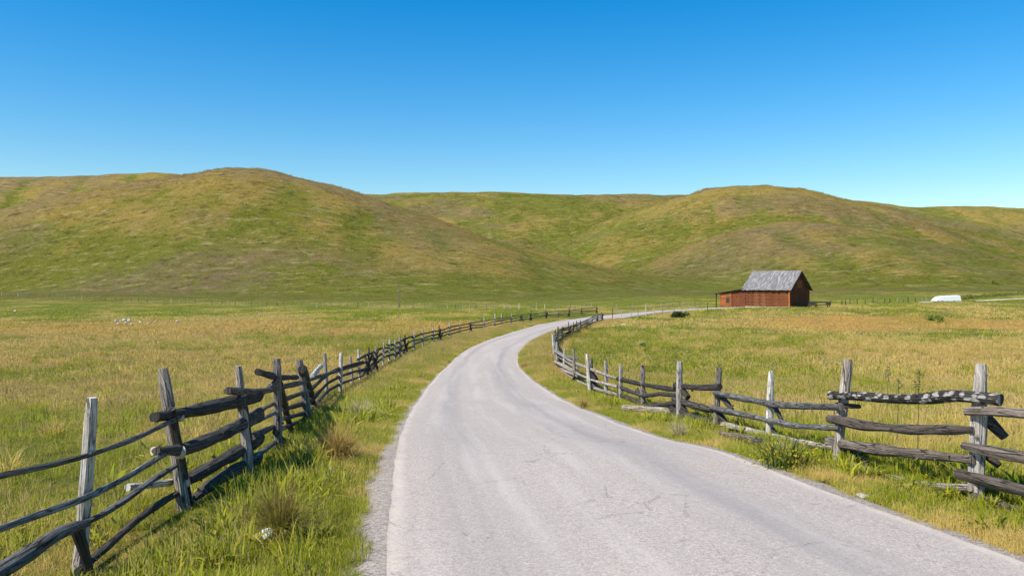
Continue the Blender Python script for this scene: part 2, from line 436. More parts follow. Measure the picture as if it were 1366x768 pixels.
def mat_wood(name, dark, mid, pale, palef=.35, spots=0, sc=1.0):
    """weathered timber, grain along V of the log's own UV (metres)"""
    k = NT(name)
    uv = k.n('UVMap').outputs[0]
    oi = k.n('ObjectInfo').outputs['Random']
    off = k.n('CombineXYZ'); k.link(k.math('MULTIPLY', oi, 37.0), off.inputs[0]); k.link(k.math('MULTIPLY', oi, 91.0), off.inputs[1])
    va = k.n('VectorMath', operation='ADD'); k.link(uv, va.inputs[0]); k.link(off.outputs[0], va.inputs[1]); V = va.outputs[0]
    gr = k.noise(k.map(V, (42 * sc, 2.6 * sc, 1)), 1.0, 7, .72)
    bl = k.noise(k.map(V, (7 * sc, 3 * sc, 1)), 1.0, 5, .6)
    c = k.mix(k.ramp(gr, .32, .66), dark, mid)
    c = k.mix(k.math('MULTIPLY', k.ramp(bl, .46, .66), palef), c, pale)
    c = k.mix(k.math('MULTIPLY', k.ramp(gr, .42, .33), .9), c, tuple(x * .22 for x in dark))
    tone = k.math('ADD', .66, k.math('MULTIPLY', oi, .68))
    cc = k.n('CombineColor'); [k.link(tone, cc.inputs[i]) for i in range(3)]
    c = k.mix(1.0, c, cc.outputs[0], 'MULTIPLY')
    if spots:
        vv = k.vor(k.map(V, (11, 9.0, 1)), 1.0)
        sp = k.math('MULTIPLY', k.ramp(k.math('ADD', vv, k.math('MULTIPLY', bl, .4)), .72, .58), k.ramp(k.noise(k.map(V, (4, 3, 1)), 1.5, 2), .32, .46))
        c = k.mix(sp, c, k.mix(k.ramp(gr, .3, .7), (.20, .175, .15), (.62, .57, .50)))
    ck = k.vor(k.map(V, (26 * sc, 1.5 * sc, 1)), 1.0, 'DISTANCE_TO_EDGE')
    crk = k.math('MULTIPLY', k.ramp(k.math('ADD', ck, k.math('MULTIPLY', k.math('SUBTRACT', gr, .5), .25)), .06, .0), k.ramp(bl, .40, .52))
    c = k.mix(k.math('MULTIPLY', crk, .85), c, tuple(x * .18 for x in dark))
    kn = k.vor(k.map(V, (5.5 * sc, 2.3 * sc, 1)), 1.0)
    c = k.mix(k.math('MULTIPLY', k.ramp(kn, .13, .07), .8), c, tuple(x * .3 for x in dark))
    k.color(c)
    k.bump(k.math('ADD', k.math('ADD', gr, k.math('MULTIPLY', bl, .7)), k.math('MULTIPLY', crk, -.8)), 1.0, .03)
    k.b.inputs['Roughness'].default_value = .85
    return k.m

def mat_flat(name, a, b, scale=6, rough=.85, bump=.3):
    k = NT(name)
    P = k.n('TexCoord').outputs['Object']
    n = k.noise(P, scale, 6, .65)
    k.color(k.mix(k.ramp(n, .3, .7), a, b))
    k.bump(n, bump, .02)
    k.b.inputs['Roughness'].default_value = rough
    return k.m

# ------------------------------------------------------------------ object helpers
def link_mesh(name, V, Fc, mat, parent=None, attrs=None, uv=None, smooth=False):
    me = bpy.data.meshes.new(name)
    me.from_pydata([tuple(v) for v in V], [], [tuple(f) for f in Fc])
    for k_, a in (attrs or {}).items():
        t = me.attributes.new(k_, 'FLOAT', 'POINT'); t.data.foreach_set('value', np.asarray(a, np.float32))
    if uv is not None:
        ul = me.uv_layers.new(name='UVMap')
        li = np.zeros(len(me.loops), np.int32); me.loops.foreach_get('vertex_index', li)
        if len(uv) == len(me.loops): arr = np.asarray(uv, np.float32)
        else: arr = np.asarray(uv, np.float32)[li]
        ul.data.foreach_set('uv', arr.ravel())
    if smooth: me.polygons.foreach_set('use_smooth', [True] * len(me.polygons))
    me.materials.append(mat); me.update()
    o = bpy.data.objects.new(name, me); COL.objects.link(o)
    if parent is not None: o.parent = parent
    return o

def tag(o, label, cat, group=None, kind=None):
    if label: o['label'] = label
    if cat: o['category'] = cat
    if group: o['group'] = group
    if kind: o['kind'] = kind
    return o

def thing(name, label, cat, loc=(0, 0, 0), rz=0, group=None):
    o = bpy.data.objects.new(name, None); COL.objects.link(o)
    o.location = loc; o.rotation_euler = (0, 0, rz); o.empty_display_size = .2
    return tag(o, label, cat, group)

def zl(x, y): return float(land(np.array([x]), np.array([y]))[0]) + CAMZ

class MB:
    """collects boxes, logs and strips with metre UVs into one mesh"""
    def __init__(s): s.V = []; s.F = []; s.U = []; s.R = []; s.T = []
    def face(s, vs, uvs):
        b = len(s.V); s.V += vs; s.U += uvs; s.F.append(tuple(range(b, b + len(vs))))
    def box(s, o, ax, ay, az):
        o, ax, ay, az = map(Vector, (o, ax, ay, az))
        lx, ly, lz = ax.length, ay.length, az.length
        r = random.random() * 9
        def q(p, a, b, la, lb):
            if la >= lb: uv = [(0 + r, 0), (0 + r, la), (lb + r, la), (lb + r, 0)]; s.face([p, p + a, p + a + b, p + b], uv)
            else: uv = [(0 + r, 0), (la + r, 0), (la + r, lb), (0 + r, lb)]; s.face([p, p + a, p + a + b, p + b], uv)
        q(o, ay, ax, ly, lx); q(o + az, ax, ay, lx, ly)
        q(o, ax, az, lx, lz); q(o + ay, az, ax, lz, lx)
        q(o, az, ay, lz, ly); q(o + ax, ay, az, ly, lz)
    def log(s, pts, rad, n=9, rough=.12, flat=1.0, seed=None):
        """a round pole through pts; rad per point; lumpy; capped"""
        rr = np.random.default_rng(seed if seed is not None else random.randrange(10 ** 6))
        pts = [Vector(p) for p in pts]
        if np.isscalar(rad): rad = [rad] * len(pts)
        # subdivide
        L = [0]
        for a, b in zip(pts, pts[1:]): L.append(L[-1] + (b - a).length)
        step = max(.06, min(.16, L[-1] / 8))
        m = max(4, min(26, int(L[-1] / step)))
        ts = np.linspace(0, L[-1], m + 1)
        P = np.array([[np.interp(t, L, [p[i] for p in pts]) for i in range(3)] for t in ts])
        for _ in range(1): P[1:-1] = P[1:-1] * .5 + (P[:-2] + P[2:]) * .25
        r0 = np.interp(ts, L, rad)
        ph = rr.uniform(0, 6.28, 4); lump = rr.normal(0, rough, (m + 1,))
        lump = np.convolve(np.pad(lump, 1, mode='edge'), [.25, .5, .25], 'valid')
        base = len(s.V); prev = None
        for i in range(m + 1):
            t = Vector(P[min(i + 1, m)] - P[max(i - 1, 0)]).normalized()
            up = Vector((0, 0, 1)) if abs(t.z) < .8 else Vector((1, 0, 0))
            a = t.cross(up).normalized(); b = a.cross(t).normalized()
            for j in range(n + 1):
                th = 2 * math.pi * j / n
                k_ = 1 + lump[i] + rough * .7 * math.sin(2 * th + ph[0] + i * .2) + rough * .5 * math.sin(3 * th + ph[1])
                r_ = r0[i] * k_
                p = Vector(P[i]) + a * (math.cos(th) * r_ * flat) + b * (math.sin(th) * r_)
                s.V.append(p); s.U.append((j / n * 2 * math.pi * r0[i], ts[i]))
        w_ = n + 1
        for i in range(m):
            for j in range(n):
                q = base + i * w_ + j
                s.F.append((q, q + 1, q + 1 + w_, q + w_))
        for i, sg in ((0, 1), (m, -1)):
            c = Vector(P[i]); ring = [base + i * w_ + j for j in range(n)]
            b0 = len(s.V)
            for x in ring: s.V.append(Vector(s.V[x])); s.U.append(((s.V[x] - c).x * .5, (s.V[x] - c).z * .1))
            idx = list(range(b0, b0 + n))
            s.F.append(tuple(idx if sg < 0 else idx[::-1]))
    def build(s, name, mat, parent=None, smooth=False):
        # uv per vertex here (vertices are split per face/cap)
        V = s.V
        if parent is not None:
            q = parent; mw = q.matrix_basis.copy()
            while q.parent is not None: q = q.parent; mw = q.matrix_basis @ mw
            inv = mw.inverted(); V = [inv @ Vector(v) for v in V]
        o = link_mesh(name, V, s.F, mat, parent, uv=s.U, smooth=smooth)
        return o

# ------------------------------------------------------------------ materials
M = dict(
    turf=mat_ground(), grass=mat_grass(), road=mat_road(), gravel=mat_gravel(),
    path=mat_gravel('trodden_earth', (.135, .108, .045), (.21, .17, .075)),
    sand=mat_gravel('pale_sand', (.42, .36, .26), (.66, .60, .48)),
    post=mat_wood('weathered_grey_wood', (.12, .092, .070), (.43, .35, .275), (.62, .54, .46), .5),
    pale=mat_wood('bleached_wood', (.24, .20, .16), (.66, .585, .50), (.82, .77, .70), .6),
    rail=mat_wood('grey_brown_rail_wood', (.055, .041, .032), (.215, .168, .130), (.40, .34, .28), .45),
    grey=mat_wood('blue_grey_rail_wood', (.045, .041, .037), (.205, .192, .175), (.42, .405, .38), .5),
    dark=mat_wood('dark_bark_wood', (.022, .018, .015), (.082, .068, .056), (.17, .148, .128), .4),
    bark=mat_wood('dark_bark_with_pale_patches', (.022, .019, .017), (.075, .064, .056), (.13, .115, .10), .3, spots=1),
    cut=mat_flat('cut_wood_end', (.36, .29, .20), (.55, .48, .38), 30),
    stone=mat_flat('pale_stone', (.30, .275, .23), (.58, .54, .47), 7), white=mat_flat('white_stone', (.62, .60, .57), (.84, .83, .80), 7),
    wire=mat_flat('fence_wire', (.16, .16, .16), (.24, .24, .24), 6, .5),
    log=mat_wood('red_brown_log', (.080, .024, .010), (.370, .115, .040), (.56, .25, .11), .5, sc=.35),
    board=mat_wood('red_brown_board', (.085, .027, .012), (.245, .074, .028), (.36, .13, .055), .4, sc=.35),
    orange=mat_wood('orange_door_board', (.30, .085, .022), (.50, .155, .040), (.60, .24, .08), .4, sc=.3),
    roofb=mat_wood('silver_grey_roof_board', (.060, .054, .050), (.20, .186, .178), (.40, .38, .365), .6, sc=.25),
    tarp=mat_flat('white_cover', (.74, .74, .73), (.84, .84, .83), 2, .6),
    leaf_dark=mat_leaf('dark_shrub_leaf', (.018, .034, .010), (.052, .082, .022)),
    leaf_mid=mat_leaf('green_shrub_leaf', (.130, .160, .026), (.250, .270, .045)),
    leaf_weed=mat_leaf('weed_leaf', (.075, .120, .022), (.19, .25, .045)),
    leaf_blue=mat_leaf('blue_green_weed_leaf', (.060, .110, .045), (.12, .19, .075)),
    tus_red=mat_leaf('russet_tussock', (.22, .22, .035), (.34, .28, .06), (.56, .29, .11)),
    tus_brown=mat_leaf('brown_tussock', (.26, .27, .030), (.40, .36, .05), (.20, .095, .05)),
    tus_straw=mat_leaf('straw_tussock', (.36, .28, .11), (.52, .43, .21), (.62, .53, .32)),
    yellow=mat_leaf('yellow_flowers', (.40, .30, .02), (.56, .43, .03)),
    stalk=mat_leaf('brown_stalk', (.10, .085, .040), (.20, .16, .07)),
)

# ------------------------------------------------------------------ the ground sheet
def make_ground():
    na, nr = 860, 620
    oy = -9.0
    az = np.linspace(R(-62), R(62), na)
    az = np.sort(az * (.75 + .25 * np.abs(az) / R(62)))
    r = np.exp(np.linspace(math.log(2.0), math.log(1750.0), nr))
    A, Rr = np.meshgrid(az, r)
    X = np.sin(A) * Rr; Y = np.cos(A) * Rr + oy
    Z = land(X, Y)
    d, sgn = road_dist(X, Y); d = d.reshape(X.shape)
    Z = Z - .085 * (1 - sm((d - .34) / .24))
    dry, rust, bare = cover(X, Y)
    vg = 1 - sm((d - .8) / 2.0)
    dry = dry * (1 - vg) + vg * np.clip(.30 + 1.1 * (fbm(X / .9, Y / 1.2, 51, 3) - .5), 0, 1)
    rust = rust * (1 - vg)
    hm = sm((Y - 230) / 90)
    idx = np.arange(na * nr).reshape(nr, na)
    f = np.stack([idx[:-1, :-1], idx[:-1, 1:], idx[1:, 1:], idx[1:, :-1]], -1).reshape(-1, 4)
    me = bpy.data.meshes.new('ground')
    nv = na * nr
    me.vertices.add(nv); me.vertices.foreach_set('co', np.stack([X, Y, Z + CAMZ], -1).astype(np.float32).ravel())
    me.loops.add(f.size); me.loops.foreach_set('vertex_index', f[:, ::-1].astype(np.int32).ravel())
    me.polygons.add(len(f)); me.polygons.foreach_set('loop_start', np.arange(0, f.size, 4, dtype=np.int32))
    me.polygons.foreach_set('use_smooth', np.ones(len(f), bool))
    for k_, a in (('dry', dry), ('rust', rust), ('bare', bare), ('hillside', hm)):
        t = me.attributes.new(k_, 'FLOAT', 'POINT'); t.data.foreach_set('value', a.astype(np.float32).ravel())
    me.update(calc_edges=True); me.validate()
    me.materials.append(M['turf'])
    o = bpy.data.objects.new('ground', me); COL.objects.link(o)
    o['kind'] = 'structure'
    return o
make_ground()

def strip(name, offs, mat, zs):
    """a sheet draped along the road line; offs: list of arrays (distance right of the centre line), zs: heights above the land"""
    n = len(CL); rows = len(offs)
    V = []; U = []
    lo, hi = offs[0], offs[-1]
    for o_, z_ in zip(offs, zs):
        p = CL + NR * o_[:, None]
        z = land(p[:, 0], p[:, 1]) + CAMZ + z_
        V.append(np.c_[p, z]); U.append(np.c_[(o_ - lo) / (hi - lo), SL])
    V = np.stack(V, 1).reshape(-1, 3); U = np.stack(U, 1).reshape(-1, 2)
    Fc = []
    for i in range(n - 1):
        for j in range(rows - 1):
            a = i * rows + j
            Fc.append((a, a + 1, a + 1 + rows, a + rows))
    o = link_mesh(name, V, Fc, mat, uv=U, smooth=True)
    o['kind'] = 'structure'
    return o
fr = np.linspace(-1, 1, 13)
eL = (fbm(SL / .30, SL * 0, 61, 4) - .5) * .07; eR = (fbm(SL / .30, SL * 0 + 5, 62, 4) - .5) * .07
strip('road', [t * HW + (eL if i == 0 else eR if i == 12 else 0) for i, t in enumerate(fr)], M['road'], [.004 + .058 * (1 - t * t) for t in fr])
def wob(s_, a): return (fbm(SL / 1.3, SL * 0 + s_, 63 + s_, 4) - .5) * a
lw = .08 + .08 * sm((24 - SL) / 10)        # wider gravel on the left in the foreground
strip('gravel_shoulder', [-HW - lw - .22 + wob(1, .30), -HW - .18 + 0 * HW, -HW + .15], M['gravel'], [-.075, -.004, -.01])
strip('gravel_shoulder', [HW - .15, HW + .18 + 0 * HW, HW + .50 + wob(2, .35)], M['gravel'], [-.01, -.004, -.075])

# ------------------------------------------------------------------ grass (stuff, instanced tufts)
def tuft(nb, rad, h, wd, lean, seg=3, seeds=0, flop=.6, leaf=0):
    V = []; Fc = []; tip = []; rnd = []; sh = []
    for b in range(nb):
        a = random.uniform(0, 6.283); rr = rad * math.sqrt(random.random())
        x0, y0 = rr * math.cos(a), rr * math.sin(a)
        hh = random.uniform(*h); ww = random.uniform(*wd)
        da = a + random.gauss(0, .9); ln = abs(random.gauss(0, lean)) + .05
        cx, cy = math.cos(da), math.sin(da); sx, sy = -cy, cx
        tw = random.uniform(0, 3.14); sx, sy = math.cos(tw), math.sin(tw)
        rv = random.random(); base = len(V)
        for i in range(seg + 1):
            t = i / seg
            out = hh * ln * t ** 1.8
            z = hh * (t - flop * ln * t ** 2.6 * .5)
            wv = ww * (1 - t ** 1.5) * (.5 + 1.4 * min(t, .3) / .3 * .36) if not leaf else ww * math.sin(math.pi * min(.97, .12 + .88 * t))
            if i == seg: wv = ww * .06
            px_, py_ = x0 + cx * out, y0 + cy * out
            V.append((px_ - sx * wv / 2, py_ - sy * wv / 2, z)); V.append((px_ + sx * wv / 2, py_ + sy * wv / 2, z))
            tip += [t, t]; rnd += [rv, rv]; sh += [0, 0]
            if i: q = base + 2 * i; Fc.append((q - 2, q - 1, q + 1, q))
    for b in range(seeds):
        a = random.uniform(0, 6.283); rr = rad * random.random()
        x0, y0 = rr * math.cos(a), rr * math.sin(a); hh = h[1] * random.uniform(1.05, 1.55)
        da = random.uniform(0, 6.283); ln = random.uniform(.05, .35); ww = wd[0] * .45; rv = random.random()
        for (t0, t1, wa, wb, s_) in ((0, .45, ww, ww, 0), (.45, .8, ww, ww, 0), (.78, .9, ww, ww * 4.2, 1), (.9, 1.0, ww * 4.2, ww * .5, 1)):
            for tw in ((0,) if s_ == 0 else (0, 1.57)):
                base = len(V); c_, s2 = math.cos(da + 1.2 + tw), math.sin(da + 1.2 + tw)
                for t, wv in ((t0, wa), (t1, wb)):
                    out = hh * ln * t ** 2; z = hh * t * (1 - .2 * ln * t)
                    px_, py_ = x0 + math.cos(da) * out, y0 + math.sin(da) * out
                    V.append((px_ - c_ * wv / 2, py_ - s2 * wv / 2, z)); V.append((px_ + c_ * wv / 2, py_ + s2 * wv / 2, z))
                    tip += [t, t]; rnd += [rv, rv]; sh += [s_, s_]
                Fc.append((base, base + 1, base + 3, base + 2))
    return V, Fc, tip, rnd, sh

def bank(name, specs, mat):
    c = bpy.data.collections.new(name)
    for i, s_ in enumerate(specs):
        V, Fc, tip, rnd, sh = tuft(**s_)
        me = bpy.data.meshes.new('%s_%02d' % (name, i)); me.from_pydata(V, [], Fc)
        for k_, a in (('tip', tip), ('rnd', rnd), ('seedhead', sh)):
            t = me.attributes.new(k_, 'FLOAT', 'POINT'); t.data.foreach_set('value', np.asarray(a, np.float32))
        me.materials.append(mat); me.update()
        o = bpy.data.objects.new('%s_%02d' % (name, i), me); c.objects.link(o)
    return c

def scatter(name, X, Y, coll, nvar, scl, label, cat, dry, rust, tilt=.12, sink=.02, vsel=None, mat=None):
    n = len(X)
    Z = land(X, Y) + CAMZ - sink
    me = bpy.data.meshes.new(name)
    me.vertices.add(n); me.vertices.foreach_set('co', np.stack([X, Y, Z], 1).astype(np.float32).ravel())
    rot = np.stack([rng.normal(0, tilt, n), rng.normal(0, tilt, n), rng.uniform(0, 6.283, n)], 1)
    a = me.attributes.new('rot', 'FLOAT_VECTOR', 'POINT'); a.data.foreach_set('vector', rot.astype(np.float32).ravel())
    for k_, v in (('scl', scl), ('dry', dry), ('rust', rust), ('jit', rng.random(n))):
        a = me.attributes.new(k_, 'FLOAT', 'POINT'); a.data.foreach_set('value', np.asarray(v, np.float32))
    a = me.attributes.new('variant', 'INT', 'POINT'); a.data.foreach_set('value', (rng.integers(0, nvar, n) if vsel is None else vsel).astype(np.int32))
    o = bpy.data.objects.new(name, me); COL.objects.link(o)
    ng = bpy.data.node_groups.new(name, 'GeometryNodeTree')
    ng.interface.new_socket('Geometry', in_out='INPUT', socket_type='NodeSocketGeometry')
    ng.interface.new_socket('Geometry', in_out='OUTPUT', socket_type='NodeSocketGeometry')
    gi = ng.nodes.new('NodeGroupInput'); go = ng.nodes.new('NodeGroupOutput')
    ip = ng.nodes.new('GeometryNodeInstanceOnPoints'); ci = ng.nodes.new('GeometryNodeCollectionInfo')
    ci.inputs['Collection'].default_value = coll; ci.inputs['Separate Children'].default_value = True; ci.inputs['Reset Children'].default_value = True
    def na(nm, t):
        q = ng.nodes.new('GeometryNodeInputNamedAttribute'); q.data_type = t; q.inputs['Name'].default_value = nm
        return q.outputs['Attribute']
    ng.links.new(gi.outputs[0], ip.inputs['Points']); ng.links.new(ci.outputs[0], ip.inputs['Instance'])
    ip.inputs['Pick Instance'].default_value = True
    ng.links.new(na('variant', 'INT'), ip.inputs['Instance Index'])
    ng.links.new(na('rot', 'FLOAT_VECTOR'), ip.inputs['Rotation']); ng.links.new(na('scl', 'FLOAT'), ip.inputs['Scale'])
    ng.links.new(ip.outputs[0], go.inputs[0])
    md = o.modifiers.new('grass', 'NODES'); md.node_group = ng
    return tag(o, label, cat, kind='stuff')

def sample(D0, D1, dens, half=R(39)):
    """even random spots in the fan between two distances"""
    area = half * (D1 ** 2 - D0 ** 2)
    n = int(area * dens)
    r = np.sqrt(rng.uniform(D0 ** 2, D1 ** 2, n)); a = rng.uniform(-half, half, n)
    return np.sin(a) * r, np.cos(a) * r

def lod(nb, rad, h, wd, lean, seeds, n=8, **k_):
    return [dict(nb=nb, rad=rad, h=h, wd=wd, lean=lean, seeds=(seeds if i % 2 else 0), **k_) for i in range(n)]
NEARB = bank('near_tufts', lod(24, .19, (.10, .30), (.006, .011), .85, 7), M['grass'])
MIDB = bank('mid_tufts', lod(20, .26, (.11, .33), (.011, .020), .75, 6), M['grass'])
FARB = bank('far_tufts', lod(15, .40, (.10, .28), (.026, .045), .6, 4, seg=2), M['grass'])
DISB = bank('distant_tufts', lod(11, .60, (.10, .32), (.055, .10), .4, 0, seg=2), M['grass'])
SCRUBB = bank('hill_tufts', lod(16, .55, (.05, .16), (.10, .20), 1.6, 0, seg=2), mat_grass('hillside_tuft_blades', tone=(.50, .50, .55)))
CLMPB = bank('tall_clumps', lod(90, .20, (.22, .55), (.010, .018), .8, 4, flop=.9), M['grass'])
VERB = bank('verge_tufts', lod(30, .12, (.05, .17), (.005, .009), .6, 2), M['grass'])
WEEDB = bank('leafy_tufts', [dict(nb=random.randint(9, 16), rad=.09, h=(.12, .32), wd=(.020, .042), lean=.75, leaf=1, seg=5, flop=.9) for i in range(8)], M['grass'])
LUSHB = bank('lush_tufts', lod(30, .12, (.14, .36), (.007, .013), .55, 0, flop=.9), M['grass'])

xs, ys, ds, rs, sc = {}, {}, {}, {}, {}
def field(D0, D1, dens, coll, nm, lab, smin=.75, smax=1.25, gap=1.9, hgt=1.0):
    X, Y = sample(D0, D1, dens)
    d, s_ = road_dist(X, Y)
    # the tall field grass starts about a metre and a half off the road
    keep = d > gap + (fbm(X / 1.7, Y / 1.7, 71, 3) - .5) * 1.6
    X, Y, d = X[keep], Y[keep], d[keep]
    dry, rust, bare = cover(X, Y)
    s = rng.uniform(smin, smax, len(X)) * (.30 + 1.45 * fbm(X / 2.6, Y / 3.4, 72, 4) ** 1.35) * hgt
    s = s * (.30 + .70 * sm((fence_dist(X, Y) - .15) / (1.0 + Y / 60)))
    s = s * np.where(d < 2.6, .6, 1.0)
    scatter(nm, X, Y, coll, 8, s, lab, 'grass', dry, rust)
def verge():
    X, Y = sample(3.8, 60, 1)
    # close strip either side of the road
    n = 46000
    k_ = np.searchsorted(SL, 8 + rng.random(n) ** 1.8 * (min(SL[-1], 110) - 8)).clip(0, len(CL) - 1)
    side = rng.choice([-1, 1], n)
    out = .10 + rng.random(n) ** 1.15 * 2.9
    p = CL[k_] + NR[k_] * (side * (HW[k_] + out))[:, None] + rng.normal(0, .12, (n, 2))
    d, s_ = road_dist(p[:, 0], p[:, 1])
    k2 = SL[k_]
    lim = -.02 + .30 * fbm(p[:, 0] / .55, p[:, 1] / .55, 81, 3) + np.where((s_ < 0) & (p[:, 1] < 14), .14, 0)
    keep = (d > lim)
    p, d = p[keep], d[keep]
    X, Y = p[:, 0], p[:, 1]
    nn = fbm(X / .9, Y / 1.2, 51, 3) - .5
    dry = np.clip(.24 + nn * 2.3 + .5 * (rng.random(len(X)) - .5) + .28 * np.exp(-d / .3), 0, 1)
    s = (.75 + .65 * rng.random(len(X))) * (.55 + .40 * np.clip(d / 1.3, 0, 1.4)) * np.clip(Y / 24, 1, 2.2)
    s = s * (.45 + .55 * sm((fence_dist(X, Y) - .1) / .8))
    scatter('verge_grass', X, Y, VERB, 8, s, 'short mixed green and straw grass along both road edges', 'grass', dry, np.zeros(len(X)))
    n = 15000
    k_ = np.searchsorted(SL, 30 + rng.random(n) ** 1.3 * 105).clip(0, len(CL) - 1)
    side = rng.choice([-1, 1], n); out = .25 + rng.random(n) * 3.2
    p = CL[k_] + NR[k_] * (side * (HW[k_] + out))[:, None] + rng.normal(0, .15, (n, 2))
    d, s_ = road_dist(p[:, 0], p[:, 1])
    keep = (d > .18) & (p[:, 1] > 16); p, d = p[keep], d[keep]; X, Y = p[:, 0], p[:, 1]
    n1 = fbm(X / 2.0, Y / 5.0, 85, 3); n2 = fbm(X / 1.3, Y / 3.5, 86, 3)
    dry = np.clip(.45 + (n1 - .5) * 3.2 + .3 * (rng.random(len(X)) - .5), 0, 1)
    rust = np.clip((n2 - .56) * 8, 0, .9)
    scatter('roadside_grass', X, Y, FARB, 8, (.28 + .5 * n1 + .3 * rng.random(len(X))) * (.7 + .5 * np.clip(d / 1.5, 0, 1)) * np.clip(Y / 60, .55, 1.1), 'patchy green, straw and russet grass on the further road verges', 'grass', dry, rust)
    # leafy weeds and lush grass in the damp strip under the fences
    n = 9000
    k_ = np.searchsorted(SL, 9 + rng.random(n) ** 1.8 * 80).clip(0, len(CL) - 1)
    side = rng.choice([-1, 1], n); out = rng.normal(1.75, .55, n)
    p = CL[k_] + NR[k_] * (side * (HW[k_] + out))[:, None]
    d, s_ = road_dist(p[:, 0], p[:, 1])
    keep = (d > .6) & (fbm(p[:, 0] / 1.1, p[:, 1] / 1.1, 82, 3) > .44)
    X, Y = p[keep].T
    half = rng.random(len(X)) < .30
    for nm, m_, coll, lab in (('leafy_weeds', half, WEEDB, 'broad leaved green weeds crowding the foot of the rail fences'),
                              ('lush_grass', ~half, LUSHB, 'lush bright green grass in the strip between road and fences')):
        x, y = X[m_], Y[m_]
        for sx_, sy_ in (at(355, 727), at(350, 745), at(440, 634), at(374, 722), at(1040, 624), at(452, 612)):      # low growth round the stones, tussocks and flowers
            kq = (x - sx_) ** 2 + (y - sy_) ** 2 > .30 ** 2; x, y = x[kq], y[kq]
        dry = np.clip(.08 + .5 * (fbm(x / .8, y / .8, 83, 3) - .4), 0, .6)
        scatter(nm, x, y, coll, 8, rng.uniform(.75, 1.5, len(x)) * (.6 + .4 * sm((fence_dist(x, y) - .1) / .7)), lab, 'weeds' if coll is WEEDB else 'grass', dry, np.zeros(len(x)))

# ------------------------------------------------------------------ rail fences
def q3(px, py, D): return Vector(((px - CX) / F * D, D, -(py - CY) / F * D + CAMZ))

def post_part(fence, bx, by, tx, ty, rpx, mat, D=None, nm='post', sink=.35):
    if D is None: D = at(bx, by)[1]
    b = q3(bx, by, D); t = q3(tx, ty, D)
    d = (t - b).normalized()
    r = max(rpx / F * D, .035)
    m = MB()
    m.log([b - d * sink, b + (t - b) * .5, t - d * .05, t], [r * 1.08, r * 1.0, r * .9, r * .74], n=9, rough=.10)
    m.build(nm, mat, fence, smooth=False)
    return D

def rail_part(fence, pts, rpx, mat, nm='rail', taper=.8, rough=.10):
    """pts: (px, py, D)"""
    P = [q3(*p) for p in pts]
    rs_ = random.Random(len(COL.objects))
    Dm = sum(p[2] for p in pts) / len(pts)
    if np.isscalar(rpx): rr = [rpx / F * Dm * (1 - (1 - taper) * i / (len(P) - 1)) for i in range(len(P))]
    else: rr = [r_ / F * p[2] for r_, p in zip(rpx, pts)]
    m = MB(); m.log(P, rr, n=10, rough=rough * 1.35)
    if Dm < 22:      # snapped-off branch stubs
        for _ in range(rs_.randint(1, 4)):
            i = rs_.randrange(len(P) - 1); f = rs_.random(); c = P[i].lerp(P[i + 1], f); r_ = rr[i] * (1 - f) + rr[i + 1] * f
            d_ = Vector((rs_.gauss(0, 1), rs_.gauss(0, 1), rs_.gauss(0, 1))).normalized()
            m.log([c, c + d_ * r_ * 1.55], [r_ * .38, r_ * .2], n=6, rough=.1)
    m.build(nm, mat, fence, smooth=False)

def depth_line(joints):
    xs_ = [j[0] for j in joints]; dd = [j[1] for j in joints]
    o = np.argsort(xs_)
    return lambda px: float(np.interp(px, np.array(xs_)[o], np.array(dd)[o]))

# --- left fence
FLN = thing('rail_fence', 'long dark weathered log rail fence curving along the left side of the road', 'fence',
            (at(245, 680)[0], at(245, 680)[1], zl(*at(245, 680))))
LP = [  # base px, base py, top px, top py, radius px, material
    (106, 765, 123, 530, 9.0, 'pale'), (246, 682, 217, 491, 8.5, 'post'), (333, 640, 318, 488, 6.2, 'post'), (371, 602, 369, 478, 5.6, 'post'),
    (411, 562, 399, 480, 6.0, 'post'), (436, 527, 433, 471, 2.3, 'pale'), (454, 522, 455, 470, 2.7, 'pale'), (470, 513, 467, 475, 2.0, 'post'), (480, 506, 478, 466, 1.8, 'pale')]
LD = []
for a in LP:
    D = post_part(FLN, *a[:5], M[a[5]]); LD.append((a[0], D))
ld = depth_line([(-400, 3.6), (-60, 5.4)] + [(117, LD[0][1]), (236, LD[1][1]), (330, LD[2][1]), (370, LD[3][1]), (405, LD[4][1])] + [(p[0], q[1]) for p, q in zip(LP[5:], LD[5:])])
def lr(pix, r, mat, dz=0.0, **k_):
    rail_part(FLN, [(x, y, ld(x) + dz) for x, y in pix], r, M[mat], **k_)
lr([(-330, 712), (-120, 664), (0, 634), (60, 622), (115, 608), (130, 603), (180, 585), (215, 568), (240, 556)], [4.8, 4.8, 4.6, 4.4, 4.3, 4.0, 3.4, 2.9, 2.6], 'grey', -.20)
lr([(-330, 800), (-120, 745), (0, 705), (60, 683), (115, 664), (170, 636), (215, 608), (232, 599)], [5.2, 5.2, 5.0, 4.8, 4.4, 3.8, 3.4, 3.0], 'grey', -.20)
lr([(-260, 905), (-120, 835), (0, 762), (40, 738), (80, 708), (118, 697)], [11, 10.5, 9.5, 9, 7.5, 5], 'grey', -.16)
lr([(112, 698), (130, 690), (170, 665), (200, 642), (234, 621)], [4.5, 4.6, 4.4, 4.0, 3.2], 'grey', -.14)
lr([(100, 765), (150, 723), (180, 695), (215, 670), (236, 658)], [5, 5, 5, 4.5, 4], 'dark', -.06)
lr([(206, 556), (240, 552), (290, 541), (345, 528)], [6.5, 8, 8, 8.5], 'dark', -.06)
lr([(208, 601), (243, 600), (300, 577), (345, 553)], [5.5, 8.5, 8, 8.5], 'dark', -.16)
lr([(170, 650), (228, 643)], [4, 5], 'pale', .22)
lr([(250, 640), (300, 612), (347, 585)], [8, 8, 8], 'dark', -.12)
lr([(252, 672), (275, 650), (310, 628), (345, 610)], [5.5, 7, 7, 6.5], 'dark', -.16)
